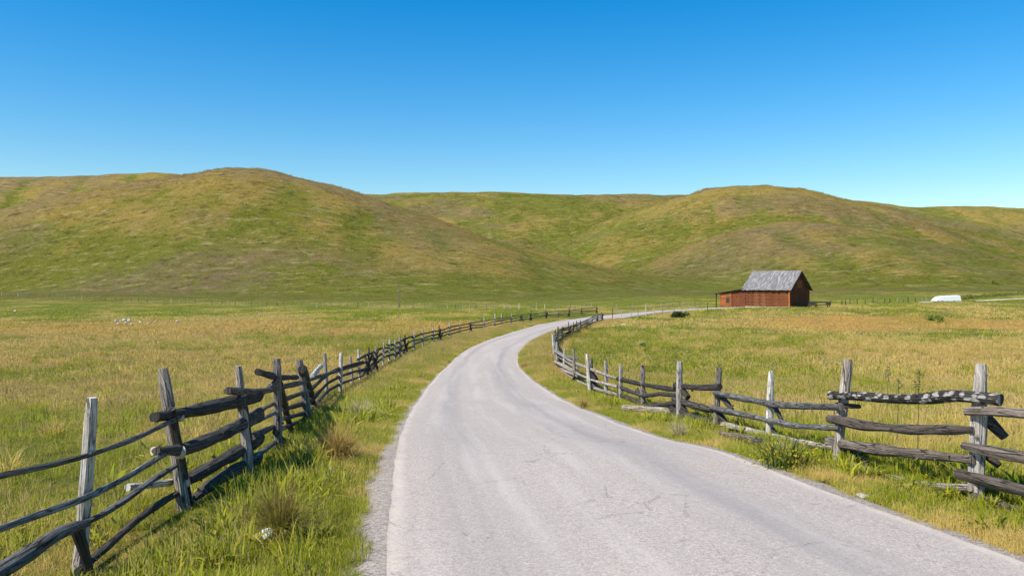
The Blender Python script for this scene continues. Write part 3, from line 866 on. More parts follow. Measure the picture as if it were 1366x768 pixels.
for (x, y, r_, dz) in ((243, 556, 6.5, -.16), (211, 557, 7, .02), (243, 603, 9, -.26), (209, 601, 6, .02), (250, 643, 7, -.20)):
    D = ld(x) + dz
    m = MB(); c = q3(x, y, D); u = Vector((-.62, -.75, .05)).normalized()
    m.log([c, c + u * .05], [r_ / F * D, r_ / F * D * .93], n=10, rough=.06); m.build('cut_end', M['cut'], FLN)
# dark brace logs leaning behind each near post
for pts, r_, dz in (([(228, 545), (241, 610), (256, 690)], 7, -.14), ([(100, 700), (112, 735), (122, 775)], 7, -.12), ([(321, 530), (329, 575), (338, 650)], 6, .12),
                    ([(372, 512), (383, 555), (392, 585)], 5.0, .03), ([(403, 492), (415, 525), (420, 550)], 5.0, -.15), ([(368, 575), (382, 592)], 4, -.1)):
    lr(pts, r_, 'dark', dz, nm='brace_or_shade')
lr([(303, 521), (340, 527), (362, 519), (400, 511), (432, 500), (482, 485)], [4.2, 4.6, 4, 3.6, 2.4, 1.8], 'rail', -.14)
lr([(344, 496), (372, 504), (395, 503)], [3.8, 4, 3.5], 'dark', .1)
lr([(350, 524), (368, 508), (372, 505)], [3.2, 3.2, 3.0], 'rail', .14)
lr([(416, 502), (428, 488)], [3.0, 3.4], 'pale', -.05)
lr([(336, 553), (355, 543), (377, 532)], 2.7, 'grey', -.1); lr([(342, 562), (372, 548)], 2.7, 'grey', -.1)
lr([(337, 582), (376, 564)], 4, 'dark', -.1); lr([(336, 611), (360, 595), (374, 584)], 3.4, 'grey', -.1)
for y0, y1, y2 in ((533, 521, 498), (546, 536, 510), (558, 549, 520), (571, 556, 530)):
    lr([(378, y0), (412, y1), (438, y2), (456, y2 - 9)], [3.2, 2.9, 1.9, 1.7], random.choice(['dark', 'rail']), -.06)
for y0, y1 in ((492, 482), (503, 492), (513, 501)):
    lr([(450, y0), (484, y1)], 1.7, 'dark', -.05)
# far left fence, post by post
LF = [(491, 500, 492, 463, 'dark'), (501, 493, 502, 462, 'post'), (511, 487, 511, 457, 'pale'), (519, 482, 519, 453, 'pale'), (527, 479, 527, 453, 'pale'), (533, 476, 533, 447, 'pale'), (541, 472, 541, 447, 'dark'),
      (552, 466, 552, 441, 'pale'), (564, 461, 564, 438, 'pale'), (578, 456.5, 578, 434.5, 'pale'), (587, 454, 586, 433, 'dark'), (600, 450, 600, 430, 'pale'), (613, 446.5, 613, 429.5, 'pale'),
      (628, 443, 628, 427.5, 'post'), (645.5, 440, 646, 422, 'pale'), (660.5, 436.5, 660.5, 418, 'pale'), (669.5, 435, 669.5, 418.5, 'pale'), (682, 432.5, 682, 418.5, 'pale'), (696, 430, 696, 417.5, 'post'),
      (708, 428, 708, 413.5, 'dark'), (729, 424.6, 729, 412.5, 'dark'), (745, 423.3, 745, 412, 'post'), (759, 422, 759, 410, 'dark'), (776, 420, 776, 410, 'dark'), (796, 418, 796, 409.5, 'dark')]
def far_fence(fence, lst, per_rail, side, clutter, rnd_seed, start=None, hs=(.36, .70, 1.02), rm=('rail', 'dark', 'dark', 'grey')):
    rr = random.Random(rnd_seed)
    base = []
    for bx, by, tx, ty, mt in lst:
        x, y = at(bx, by); z = zl(x, y); h = (by - ty) / F * y
        h = min(max(h, 1.25), 1.75)
        b = Vector((x, y, z)); t = Vector((x + (tx - bx) / F * y + rr.gauss(0, .03), y + rr.gauss(0, .04), z + h))
        r_ = rr.uniform(.06, .085)
        m = MB(); m.log([b - Vector((0, 0, .3)), (b + t) / 2, t], [r_, r_ * .95, r_ * .6], n=7, rough=.06)
        m.build('post', M[mt], fence)
        base.append(b)
    pts = ([start] if start else []) + base
    n = len(pts); i = 0
    while i < n - 1:
        j = min(i + per_rail, n - 1)
        for h in hs:
            P = []
            for k_ in range(i, j + 1):
                P.append(pts[k_] + Vector((rr.gauss(0, .03) + side * .07, 0, h + rr.gauss(0, .05))))
            d0 = (P[1] - P[0]).normalized(); d1 = (P[-1] - P[-2]).normalized()
            P[0] = P[0] - d0 * .35; P[-1] = P[-1] + d1 * .35
            m = MB(); m.log(P, [.074, .06] if len(P) == 2 else [.074] * (len(P) - 1) + [.055], n=7, rough=.1)
            m.build('rail', M[rr.choice(rm)], fence)
        i = j
    for ci, cnt in clutter:      # crossed prop logs stacked at some joints
        b = base[ci]
        nb = base[min(ci + 1, len(base) - 1)]; t = (nb - b); t.z = 0; t = t.normalized() if t.length > .01 else Vector((0, 1, 0))
        nrm = Vector((t.y, -t.x, 0))
        for k_ in range(cnt):
            sg = 1 if k_ % 2 else -1
            o_ = t * rr.uniform(-.35, .35)
            a_ = b + o_ + nrm * sg * rr.uniform(.12, .34); c_ = b + o_ - nrm * sg * rr.uniform(.05, .25) + t * rr.uniform(-.35, .35) + Vector((0, 0, rr.uniform(.7, 1.25)))
            m = MB(); m.log([a_ - Vector((0, 0, .1)), c_], [.075, .06], n=7, rough=.1); m.build('brace_or_shade', M[rr.choice(['dark', 'dark', 'rail'])], fence)
    return base
p9 = at(480, 506)
far_fence(FLN, LF, 2, -1, [(0, 3), (1, 4), (5, 3), (6, 4), (10, 5), (13, 2), (18, 2), (19, 3), (20, 3), (22, 3), (24, 3)], 3, Vector((p9[0], p9[1], zl(*p9))))

# --- right fence
FRN = thing('rail_fence', 'rustic log rail fence with spotted bark top rail along the right roadside', 'fence', (at(1128, 610)[0], at(1128, 610)[1], zl(*at(1128, 610))))
RP = [(1301, 668, 1309, 485, 9.0, 'pale'), (1116, 616, 1131, 479, 6.6, 'post'), (1026, 587, 1028.5, 495, 4.6, 'pale'), (955, 571, 959, 490, 4.6, 'post'), (906, 562, 906.5, 482, 4.4, 'pale'),
      (858, 544, 857, 487, 3.2, 'post'), (828, 537, 828, 486, 2.4, 'pale'), (808.5, 530, 808, 481, 2.5, 'pale'), (787, 523, 783, 472, 2.4, 'pale'), (789, 521, 789, 477, 2.2, 'rail')]
RD = []
for a in RP:
    D = post_part(FRN, *a[:5], M[a[5]]); RD.append((a[0], D))
rd = depth_line([(1700, 6.9)] + [(p[0], q[1]) for p, q in zip(RP, RD)])
def rl(pix, r, mat, dz=0.0, **k_):
    rail_part(FRN, [(x, y, rd(x) + dz) for x, y in pix], r, M[mat], **k_)
post_part(FRN, 1700, 800, 1715, 520, 11, M['post'], D=6.9)
# nearest panel, runs out of the picture
rl([(1288, 548), (1330, 548), (1366, 552), (1500, 557), (1720, 566)], [5.5, 5.8, 6, 7, 8], 'rail', -.16)
rl([(1285, 594), (1330, 604), (1366, 610), (1500, 636), (1720, 680)], [6.5, 7.5, 8, 9, 10], 'rail', -.16)
rl([(1277, 631), (1330, 645), (1366, 654), (1500, 688), (1720, 745)], [7.5, 8, 8.5, 10, 11], 'rail', -.16)
rl([(1296, 660), (1340, 674), (1400, 690)], 5, 'dark', -.1)
# the panel with the patched bark log
rl([(1108, 527), (1150, 528), (1190, 532), (1235, 532), (1270, 527), (1300, 529), (1335, 533)], [6, 6.3, 7, 8, 8, 8, 8], 'bark', -.10, rough=.06)
rl([(1106, 558), (1125, 561), (1150, 567), (1220, 573), (1298, 573)], [5, 5.8, 6, 6.2, 6.2], 'rail', -.09)
rl([(1105, 588), (1160, 598), (1230, 606), (1299, 613)], [6, 6.4, 6.6, 6.6], 'rail', -.09)
rl([(1100, 609), (1135, 622), (1190, 637), (1240, 648), (1294, 650)], [5, 5, 5, 5, 4.6], 'post', -.16)
# dark stubs under the rails
for pts, r_, dz, mt in (([(1312, 552), (1326, 568), (1341, 583)], 8, .14, 'dark'), ([(1305, 598), (1320, 610), (1333, 621)], 7, .14, 'dark'), ([(1122, 592), (1140, 606), (1160, 622)], 6, .14, 'dark'),  # last stub on this line is a cast shadow modelled as dark wood
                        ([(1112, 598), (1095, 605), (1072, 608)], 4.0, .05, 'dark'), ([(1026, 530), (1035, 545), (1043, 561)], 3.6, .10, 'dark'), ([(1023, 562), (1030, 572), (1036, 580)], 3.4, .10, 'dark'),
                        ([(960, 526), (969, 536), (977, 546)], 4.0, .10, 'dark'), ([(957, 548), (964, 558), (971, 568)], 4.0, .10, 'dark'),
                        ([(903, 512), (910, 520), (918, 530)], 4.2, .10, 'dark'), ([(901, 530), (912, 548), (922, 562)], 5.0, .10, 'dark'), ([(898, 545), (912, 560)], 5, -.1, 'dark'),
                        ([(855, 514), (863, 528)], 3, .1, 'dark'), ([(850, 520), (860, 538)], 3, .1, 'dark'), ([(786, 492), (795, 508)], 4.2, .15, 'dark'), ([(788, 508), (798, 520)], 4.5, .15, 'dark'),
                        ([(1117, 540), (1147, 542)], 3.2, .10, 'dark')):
    rl(pts, r_, mt, dz, nm='brace_or_shade')
rl([(955, 524), (1000, 533), (1040, 540), (1122, 543)], [4.2, 4.2, 4, 4.2], 'grey', -.08)
rl([(950, 544), (1000, 555), (1060, 568), (1120, 571)], [4.4, 4.2, 3.6, 3.2], 'grey', -.08)
rl([(965, 566), (1010, 576), (1060, 588), (1112, 597)], [4, 4, 4, 3.8], 'post', -.08)
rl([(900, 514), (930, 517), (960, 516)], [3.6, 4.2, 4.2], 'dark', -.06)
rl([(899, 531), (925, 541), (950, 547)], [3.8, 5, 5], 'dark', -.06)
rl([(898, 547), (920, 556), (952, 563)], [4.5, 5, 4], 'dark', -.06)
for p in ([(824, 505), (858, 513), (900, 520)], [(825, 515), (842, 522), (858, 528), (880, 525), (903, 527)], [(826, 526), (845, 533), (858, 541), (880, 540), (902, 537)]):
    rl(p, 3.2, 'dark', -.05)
for p in ([(740, 468), (765, 483), (790, 493), (808, 500), (830, 507)], [(740, 482), (765, 496), (790, 507), (808, 512), (830, 517)], [(746, 493), (770, 508), (800, 520), (830, 528)]):
    rdx = depth_line([(742, at(742, 492)[1]), (752, at(752, 500)[1]), (770, at(770, 511)[1]), (787, RD[8][1]), (808, RD[7][1]), (830, RD[6][1])])
    rail_part(FRN, [(x, y, rdx(x) - .05) for x, y in p], 2.0, M['post'])  # paler wood chosen so these rails look sunlit
RF = [(767, 511, 766, 464, 'post'), (752, 500, 752, 464, 'pale'), (743, 492, 742, 456, 'pale'), (739, 477, 738, 447, 'pale'), (738, 465, 737, 443, 'pale'), (741.5, 459, 741, 440, 'dark'), (745, 455.5, 744, 435, 'dark'),
      (750, 452, 750, 437, 'dark'), (759, 448, 759, 429, 'dark'), (765, 445.5, 765, 430, 'dark'), (769.5, 443, 769, 427.5, 'dark'), (774.5, 440.5, 774, 427, 'dark'), (782, 436.5, 782, 424.5, 'pale'),
      (790, 432.5, 790, 420.5, 'post'), (797, 430, 797, 420, 'dark'), (803, 428.3, 803, 418, 'dark')]
st = at(767, 511)
far_fence(FRN, RF[:6], 2, 1, [(0, 1), (5, 2)], 5, hs=(.25, .50, .76, 1.02), rm=('post', 'grey', 'post'))  # lighter rail woods put the sunlit tone of the bend into the colour
xq = at(*RF[5][:2])
far_fence(FRN, RF[6:], 2, 1, [(1, 2), (2, 1), (8, 3), (9, 4)], 6, start=Vector((xq[0], xq[1], zl(*xq))), hs=(.25, .50, .76, 1.0), rm=('rail', 'dark', 'post'))

# ------------------------------------------------------------------ grass goes in round the fences
FPTS = []
for lst in ([(-60, 980)] + [a[:2] for a in LP] + [a[:2] for a in LF], [(1720, 800)] + [a[:2] for a in RP[:8]] + [a[:2] for a in RF]):
    w_ = np.array([at(*p) for p in lst])
    for a, b in zip(w_, w_[1:]):
        k_ = max(2, int(np.linalg.norm(b - a) / .3)); FPTS.append(a + (b - a) * np.linspace(0, 1, k_)[:, None])
FPTS = np.concatenate(FPTS)
def fence_dist(X, Y):
    out = np.full(len(X), 9.0)
    for p in FPTS:
        out = np.minimum(out, (X - p[0]) ** 2 + (Y - p[1]) ** 2)
    return np.sqrt(out)
field(3.8, 17, 34, NEARB, 'near_meadow_grass', 'tall green and straw meadow grass around the nearest fence panels')
def hillside_scrub():
    X, Y = sample(300, 900, .22)
    keep = rng.random(len(X)) < np.clip(520 / Y, .35, 1) ** 1.5
    X, Y = X[keep], Y[keep]
    Zr = land(X, Y); keep = (Zr > 2) & (Zr < 130) & (fbm(X / 40, Y / 26, 95, 4) + .25 * rng.random(len(X)) > .56)
    X, Y = X[keep], Y[keep]
    dry, rust, bare = cover(X, Y)
    dry = np.clip(dry + .9 * (rng.random(len(X)) - .5), 0, 1)
    scatter('hillside_scrub', X, Y, SCRUBB, 8, rng.uniform(1.2, 3.2, len(X)) * np.clip(Y / 450, .8, 1.6), 'rough scrubby grass tufts scattered over the hillsides', 'scrub', dry, np.clip(bare * 1.2 - .2, 0, .7) * rng.random(len(X)), sink=.05, mat=None)
def clumps():
    X, Y = sample(5, 95, .42)
    d, s_ = road_dist(X, Y)
    keep = (d > 2.3) & (rng.random(len(X)) < np.clip(26 / Y, .18, 1)) & (fence_dist(X, Y) > .7)
    X, Y = X[keep], Y[keep]
    dry, rust, bare = cover(X, Y)
    r_ = rng.random(len(X))
    dry = np.where(r_ < .45, .02 + .12 * rng.random(len(X)), np.where(r_ < .8, .95, dry)); rust = np.where(r_ > .8, .9, rust * .3)
    scatter('tall_grass_clumps', X, Y, CLMPB, 8, rng.uniform(.6, 1.15, len(X)) * np.clip(.85 + Y / 120, .85, 1.5), 'taller darker green and straw grass clumps dotted through the meadow', 'grass', dry, rust)
clumps()
hillside_scrub()
field(17, 42, 17, MIDB, 'middle_meadow_grass', 'golden green meadow grass further out behind the fences')
field(42, 92, 5.4, FARB, 'far_meadow_grass', 'golden meadow grass on the flat beside the bend of the road')
field(92, 175, 1.7, DISB, 'distant_meadow_grass', 'short grass on the distant flat before the hills')

field(170, 262, .8, DISB, 'pasture_grass', 'short green pasture grass at the foot of the hills')
field(262, 345, .4, DISB, 'hill_foot_grass', 'pale green grass where the flat pasture meets the hill slopes')
verge()

# ------------------------------------------------------------------ thin fences
def wire_fence(label, spots, h, r_, mats, wires=3, group=None, every=1):
    x0, y0 = spots[0]
    fn = thing('wire_fence', label, 'fence', (x0, y0, zl(x0, y0)), 0, group)
    B = []
    for i, (x, y) in enumerate(spots):
        z = zl(x, y); hh = h * random.uniform(.85, 1.15)
        b = Vector((x, y, z)); t = b + Vector((random.gauss(0, .05), random.gauss(0, .05), hh))
        m = MB(); m.log([b - Vector((0, 0, .3)), t], [r_, r_ * .8], n=6, rough=.06); m.build('post', M[random.choice(mats)], fn)
        B.append(b)
    for k_ in range(wires):
        m = MB(); hz = h * (.3 + .55 * k_ / max(1, wires - 1))
        for a, b in zip(B, B[1:]):
            mid_ = (a + b) / 2; mid_.z = max(mid_.z, zl(mid_.x, mid_.y)) - .02
            V0, V1, V2 = a + Vector((0, 0, hz)), mid_ + Vector((0, 0, hz - .02)), b + Vector((0, 0, hz))
            m.log([V0, V1, V2], .008, n=4, rough=0)
        m.build('wire', M['wire'], fn)
    return fn
rw = [(817, 427), (829, 425.8), (842, 424.5), (851, 423.5), (862, 422), (872, 420.8), (884, 419.2), (899, 417.4), (915, 416.2), (930, 415.2), (944, 414.4)]
wire_fence('thin post and wire fence beside the far road, running on towards the barn', [at(*p) for p in rw], 1.55, .07, ['post', 'pale', 'dark'])
lw_ = [(822, 416.5), (844, 414.2), (862, 412.8), (882, 411.4), (893, 410.8), (906, 410.2), (924, 409.4)]
wire_fence('sparse pale posts and wire on the far side of the road left of the barn', [at(*p) for p in lw_], 1.6, .075, ['pale', 'post'])
hx = np.linspace(2, 790, 74)
hf = []
for x in hx:
    y = np.interp(x, [0, 150, 340, 560, 683, 800], [394, 401.5, 408, 411.5, 412.5, 412.2])
    hf.append(at(x + random.gauss(0, 1.6), y))
wire_fence('long faint post and wire fence crossing the pasture below the left hill', hf, 1.4, .10, ['post', 'pale', 'post', 'rail'], 2)
gx = np.linspace(1112, 1246, 17)
wire_fence('low grey post fence in the pasture right of the barn', [at(x + random.gauss(0, 1.5), np.interp(x, [1112, 1250], [407, 402.5])) for x in gx], 1.15, .10, ['post', 'rail', 'dark'], 2)

# ------------------------------------------------------------------ barn
def barn():
    D = 146.0
    cx, cy = (1053 - CX) / F * D, D
    cz = -(410.6 - CY) / F * D + CAMZ
    ang = R(47)
    u = Vector((-math.cos(ang), math.sin(ang), 0)); v = Vector((math.sin(ang), math.cos(ang), 0)); Z = Vector((0, 0, 1))
    L, W, He, Hr, LT = 9.0, 7.3, 3.45, 6.6, 6.4
    O = Vector((cx, cy, cz))
    B = thing('log_barn', 'red brown log barn with grey board roof and lean-to at road end', 'barn', (cx, cy, cz))
    def p(a, b, z): return O + u * a + v * b + Z * z
    nlog = 9; lh = He / nlog
    # foundation stones
    m = MB(); m.box(p(-.1, -.1, -.8), u * (L + .2), v * (W + .2), Z * .95); m.build('foundation', M['stone'], B)
    def logwall(a, b, mat, nm):
        m = MB()
        for i in range(nlog):
            z = .12 + lh * (i + .5)
            e_ = (b - a).normalized() * (.0 if i % 2 else .12)
            m.log([a + Z * z - e_, (a + b) / 2 + Z * (z + random.gauss(0, .015)), b + Z * z + e_], lh * .50, n=10, rough=.05)
        m.build(nm, mat, B)
        m = MB(); m.box(a + Z * .1 - (Z.cross(b - a)).normalized() * .02, (b - a), (Z.cross(b - a)).normalized() * .04, Z * (He - .05)); m.build('chinking', M['dark'], B)
    logwall(p(.1, .1, 0), p(L - .1, .1, 0), M['log'], 'wall'); logwall(p(.1, W - .1, 0), p(L - .1, W - .1, 0), M['log'], 'wall')
    logwall(p(.1, .15, 0), p(.1, W - .15, 0), M['board'], 'wall'); logwall(p(L - .1, .15, 0), p(L - .1, W - .15, 0), M['board'], 'wall')
    for a, b in ((-.12, -.12), (L - .06, -.14), (-.12, W - .1), (L - .1, W - .1)):
        m = MB(); m.box(p(a, b, 0), u * .24, v * .24, Z * (He + .05)); m.build('corner_post', M['board'] if a > 0 else M['orange'], B)
    # gables: vertical boards
    for a0, th in ((.0, .08), (L - .08, .08)):
        m = MB(); nb = 18
        for i in range(nb):
            b0 = W * i / nb; b1 = W * (i + 1) / nb - .02
            h0 = (Hr - He) * (1 - abs((b0 + b1) / 2 - W / 2) / (W / 2)) - .05
            if h0 > .1: m.box(p(a0 + random.uniform(0, .02), b0, He), u * th, v * (b1 - b0), Z * h0)
        m.build('gable', M['board'], B)
    m = MB(); m.box(p(-.06, W * .36, He + .15), u * .05, v * W * .30, Z * 1.5); g = m.build('hatch', M['log'], B)
    # roof: two slopes of long boards
    oh, oe, th = .55, .42, .07
    slope = (Hr - He) / (W / 2)
    for sgn in (0, 1):
        m = MB(); nb = 34; wd = (L + 2 * oh) / nb
        for i in range(nb):
            a0 = -oh + wd * i
            dz = random.uniform(0, .045); ex = random.uniform(0, .12)
            if sgn == 0: b0, b1 = -oe - ex, W / 2
            else: b0, b1 = W + oe + ex, W / 2
            zlow = He - slope * (oe + ex) + .12 + dz; zhi = Hr + .12 + dz
            s_ = p(a0, b0, zlow); e_ = p(a0, b1, zhi)
            up = (e_ - s_).cross(u).normalized()
            if up.z < 0: up = -up
            m.box(s_, u * (wd - .02), e_ - s_, up * th)
        # under-boarding
        s_ = p(-oh + .02, -oe + .05 if sgn == 0 else W + oe - .05, He - slope * (oe - .05) + .06); e_ = p(-oh + .02, W / 2, Hr + .06)
        m.box(s_, u * (L + 2 * oh - .04), e_ - s_, Z * .03)
        m.build('roof', M['roofb'], B)
    m = MB(); m.log([p(-oh - .05, W / 2, Hr + .2), p(L + oh, W / 2, Hr + .2)], .08, n=6); m.build('ridge_pole', M['roofb'], B)
    for b_, zz, q_ in ((-oe, He - slope * oe, 1), (W + oe, He - slope * oe, 1)):
        m = MB(); s_ = p(-oh - .04, b_, zz - .10); e_ = p(-oh - .04, W / 2, Hr - .10)
        m.box(s_, u * .05, e_ - s_, Z * .22); m.build('bargeboard', M['dark'], B)
    # lean-to on the left end
    zt, zb_ = He - .10, 2.45
    m = MB(); n_ = 22
    for i in range(n_):
        b0 = -.45 + (W + .7) * i / n_; dz = random.uniform(0, .03)
        s_ = p(L + LT + .35, b0, zb_ + dz); e_ = p(L + .1, b0, zt + .08 + dz)
        m.box(s_, v * ((W + .7) / n_ - .015), e_ - s_, Z * .06)
    m.build('lean_to_roof', M['dark'], B)
    def zr(a): return zt + (zb_ - zt) * (a - L) / (LT + .35)
    m = MB(); k_ = 0; a = L + .15
    while a < L + 3.0:       # board front next to the barn
        m.box(p(a, .05 + random.uniform(0, .02), 0), u * .2, v * .05, Z * (zr(a + .2) - .03)); a += .22
    m.build('lean_to_wall', M['board'], B)
    m = MB(); m.box(p(L + .1, W - .2, 0), u * (LT - .1), v * .06, Z * 2.1); m.build('lean_to_wall', M['board'], B)
    m = MB(); a = L + 3.0
    while a < L + 5.3:
        m.box(p(a, -.04 + random.uniform(0, .015), .12), u * .24, v * .05, Z * (zr(a + .3) - .3)); a += .25
    m.box(p(L + 3.02, -.085, .45), u * 2.2, v * .04, Z * .14); m.box(p(L + 3.02, -.085, 1.75), u * 2.2, v * .04, Z * .14)
    dr_ = m.build('door', M['orange'], B)
    m = MB(); m.box(p(L + 3.35, -.06, .75), u * .75, v * .03, Z * 1.3); m.build('opening_shade', M['dark'], dr_)  # solid dark panel on the door, painting the shade of an opening
    for a in (L + 2.95, L + 5.35, L + LT - .1):
        for b_ in ((0.0,) if a < L + 6 else (0.0, W - .3)):
            m = MB(); m.log([p(a, b_, -.3), p(a, b_, zr(a) + .02)], .11, n=8); m.build('lean_to_post', M['dark' if a > L + 6 else 'orange'], B)
    m = MB(); m.box(p(L + 5.5, 2.2, 0), u * 1.4, v * .06, Z * 1.5); m.build('stall_board', M['board'], B)
    return B, p, L, LT, W
BARN, bp, bL, bLT, bW = barn()

# dark timber rack beside the barn
def rack():
    D = 146.0
    def w_(px, py): return q3(px, py, D)
    a = w_(1081, 409); x0, z0 = a.x, zl(a.x, D) + .12
    T_ = thing('feed_rack', 'low black timber feed rack standing beside the barn\'s gable end', 'feed rack', (x0, D, z0))
    L_ = 3.7; O = Vector((x0, D, z0)); X, Y, Z = Vector((1, 0, 0)), Vector((0, 1, 0)), Vector((0, 0, 1))
    for dx in (.1, 1.15, L_ - .3):
        for dy in (0, .8):
            m = MB(); m.box(O + X * dx + Y * dy - Z * .25, X * .14, Y * .12, Z * 1.25); m.build('leg', M['dark'], T_)
    m = MB(); m.box(O - X * .05 - Y * .06 + Z * .30, X * (L_ + .1), Y * 1.05, Z * .16); m.build('trough_floor', M['dark'], T_)
    for dy in (-.08, .94):
        m = MB(); m.box(O - X * .05 + Y * dy + Z * .75, X * (L_ + .1), Y * .06, Z * .22); m.build('rail', M['dark'], T_)
    for dx in (-.05, L_ - .9):
        m = MB(); m.box(O + X * dx - Y * .07 + Z * .46, X * .9, Y * .05, Z * .3); m.build('side_board', M['dark'], T_)
rack()

# white covered stack far right, with its dark skirts
def covered_stack():
    D = at(1262, 402.2)[1]
    c = q3(1262, 402.2, D); z0 = zl(c.x, D); wd = 33 / F * D; hh = 7.6 / F * D
    T_ = thing('covered_stack', 'long low stack under a white cover in the far right pasture', 'covered stack', (c.x, D, z0))
    nx, ny = 26, 12; V = []; Fc = []
    rr = np.random.default_rng(3)
    prof = [(0, .10), (.03, .35), (.08, .55), (.14, .80), (.24, .92), (.5, .98), (.8, 1.08), (.95, 1.08), (.985, 1.0), (1, .15)]
    for i in range(nx + 1):
        t = i / nx; top = np.interp(t, [q[0] for q in prof], [q[1] for q in prof]) * hh * (1 + rr.normal(0, .02))
        for j in range(ny + 1):
            s_ = j / ny * math.pi
            yy = -math.cos(s_) * 1.5; yy = math.copysign(min(abs(yy), 1.3), yy)
            zz = top * min(1, math.sin(s_) * 1.9) + rr.normal(0, .02)
            if j in (0, ny): zz = (.08 + .18 * rr.random())
            V.append(((t - .5) * wd, yy, zz))
    for i in range(nx):
        for j in range(ny):
            a = i * (ny + 1) + j; Fc.append((a, a + ny + 1, a + ny + 2, a + 1))
    for i in (0, nx):
        ring = [i * (ny + 1) + j for j in range(ny + 1)]; Fc.append(tuple(ring if i == nx else ring[::-1]))
    link_mesh('cover', V, Fc, M['tarp'], T_)
    m = MB(); m.box((-wd / 2 + wd * .2, -1.0, -.3), (wd * .72, 0, 0), (0, 2.0, 0), (0, 0, hh * .55 + .3))
    o = link_mesh('pallet_base', m.V, m.F, M['dark'], T_, uv=m.U)
covered_stack()

# ------------------------------------------------------------------ shrubs, tussocks, weeds, stones
def leafball(n, rx, ry, rz, leaf, mat, name, parent, clumps=9, seed=0, zmin=0.0):
    rr = np.random.default_rng(seed)
    cs = [(rr.normal(0, .36), rr.normal(0, .36), rr.uniform(.02, .50), rr.uniform(.34, .5)) for _ in range(clumps + 8)]
    V = []; Fc = []; rnd = []; tip = []
    for i in range(n):
        c = cs[rr.integers(len(cs))]
        d = rr.normal(0, 1, 3); d /= np.linalg.norm(d); rad = c[3] * rr.uniform(.45, 1.05)
        p = np.array([c[0] + d[0] * rad, c[1] + d[1] * rad, c[2] + d[2] * rad * .8])
        if p[2] < zmin: p[2] = abs(p[2]) * .3
        p = p * (rx, ry, rz)
        a = rr.normal(0, 1, 3); a /= np.linalg.norm(a); b = np.cross(a, rr.normal(0, 1, 3)); b /= np.linalg.norm(b)
        s_ = leaf * rr.uniform(.6, 1.4); k_ = len(V); v = rr.random()
        V += [p - a * s_, p + b * s_ * .45, p + a * s_, p - b * s_ * .45]; Fc.append((k_, k_ + 1, k_ + 2, k_ + 3)); rnd += [v] * 4; tip += [max(0, d[2])] * 4
    return link_mesh(name, V, Fc, mat, parent, {'rnd': rnd, 'tip': tip})

def shrub(px, py, wpx, hpx, mat, label, cat='shrub', group=None, n=1500, name='shrub', leaf=.09, seed=1):
    x, y = at(px, py); z = zl(x, y)
    o = thing(name, label, cat, (x, y, z), random.uniform(0, 6), group)
    w_ = wpx / F * y / 2; h = hpx / F * y
    leafball(n, w_ * 1.05, w_ * .85, h * 1.15, leaf, mat, 'foliage', o, seed=seed)
    m = MB()
    for k_ in range(5):
        a = k_ * 1.3; m.log([(0, 0, -.15), (math.cos(a) * w_ * .3, math.sin(a) * w_ * .3, h * .35), (math.cos(a) * w_ * .5, math.sin(a) * w_ * .5, h * .7)], [.035, .022, .01], n=5)
    link_mesh('stem', m.V, m.F, M['dark'], o, uv=m.U)
    return o
shrub(905, 424.5, 35, 11, M['leaf_dark'], 'dense dark green bush beside the road left of the barn', n=2600, leaf=.11)
shrub(1246, 428, 30, 9, M['leaf_mid'], 'low rounded green bush in the right pasture in front of the white stack', n=2200, leaf=.12, seed=4)
shrub(1327, 378.6, 12, 5, M['leaf_mid'], 'small dark bush at the foot of the right hill', n=600, leaf=.3, seed=5)
shrub(857, 462, 12, 5.5, M['leaf_blue'], 'small blue green bush in the meadow inside the bend', n=900, leaf=.06, seed=6)
# hedge and bare bank far right
def hedge():
    pts = [at(x, y) for x, y in ((1278, 399.5), (1300, 398), (1325, 396), (1350, 394.2), (1380, 392.5), (1420, 391))]
    o = thing('low_hedge', 'low dark straggling hedge on a bank beside the white stack', 'hedge', (pts[0][0], pts[0][1], zl(*pts[0])))
    rr = np.random.default_rng(8); V = []; Fc = []; rnd = []
    for i in range(5200):
        t = rr.random() * (len(pts) - 1); k_ = int(t); f = t - k_
        x = pts[k_][0] * (1 - f) + pts[k_ + 1][0] * f + rr.normal(0, .5); y = pts[k_][1] * (1 - f) + pts[k_ + 1][1] * f + rr.normal(0, .6)
        top = .5 + .75 * fbm(np.array([x / 2.]), np.array([0.]), 91, 3)[0]
        p = np.array([x, y, zl(x, y) + rr.random() * top + .0]) - np.array(o.location)
        a = rr.normal(0, 1, 3); a /= np.linalg.norm(a); b = np.cross(a, rr.normal(0, 1, 3)); b /= np.linalg.norm(b); s_ = rr.uniform(.08, .2); q = len(V); v = rr.random()
        V += [p - a * s_, p + b * s_ * .5, p + a * s_, p - b * s_ * .5]; Fc.append((q, q + 1, q + 2, q + 3)); rnd += [v] * 4
    link_mesh('foliage', V, Fc, M['leaf_mid'], o, {'rnd': rnd, 'tip': [0] * len(V)})
hedge()
def bare_bank(name, px, w0):
    V = []; Fc = []
    P = [at(*p) for p in px]
    for i, (x, y) in enumerate(P):
        ww = w0 * random.uniform(.5, 1.1) * (.25 if i in (0, len(P) - 1) else 1)
        for s_ in (-1, -.3, .3, 1):
            yy = y + s_ * ww; V.append((x, yy, zl(x, yy) + (.10 if abs(s_) < .5 else -.04)))
    for i in range(len(P) - 1):
        for j in range(3): a = i * 4 + j; Fc.append((a, a + 4, a + 5, a + 1))
    o = link_mesh(name, V, Fc, M['sand'], smooth=True); o['kind'] = 'structure'
bare_bank('sandy_track', [(1300, 401.0), (1312, 400.6), (1322, 400.2), (1335, 399.6), (1350, 399.0), (1366, 398.4), (1390, 397.5), (1430, 396)], 5.0)
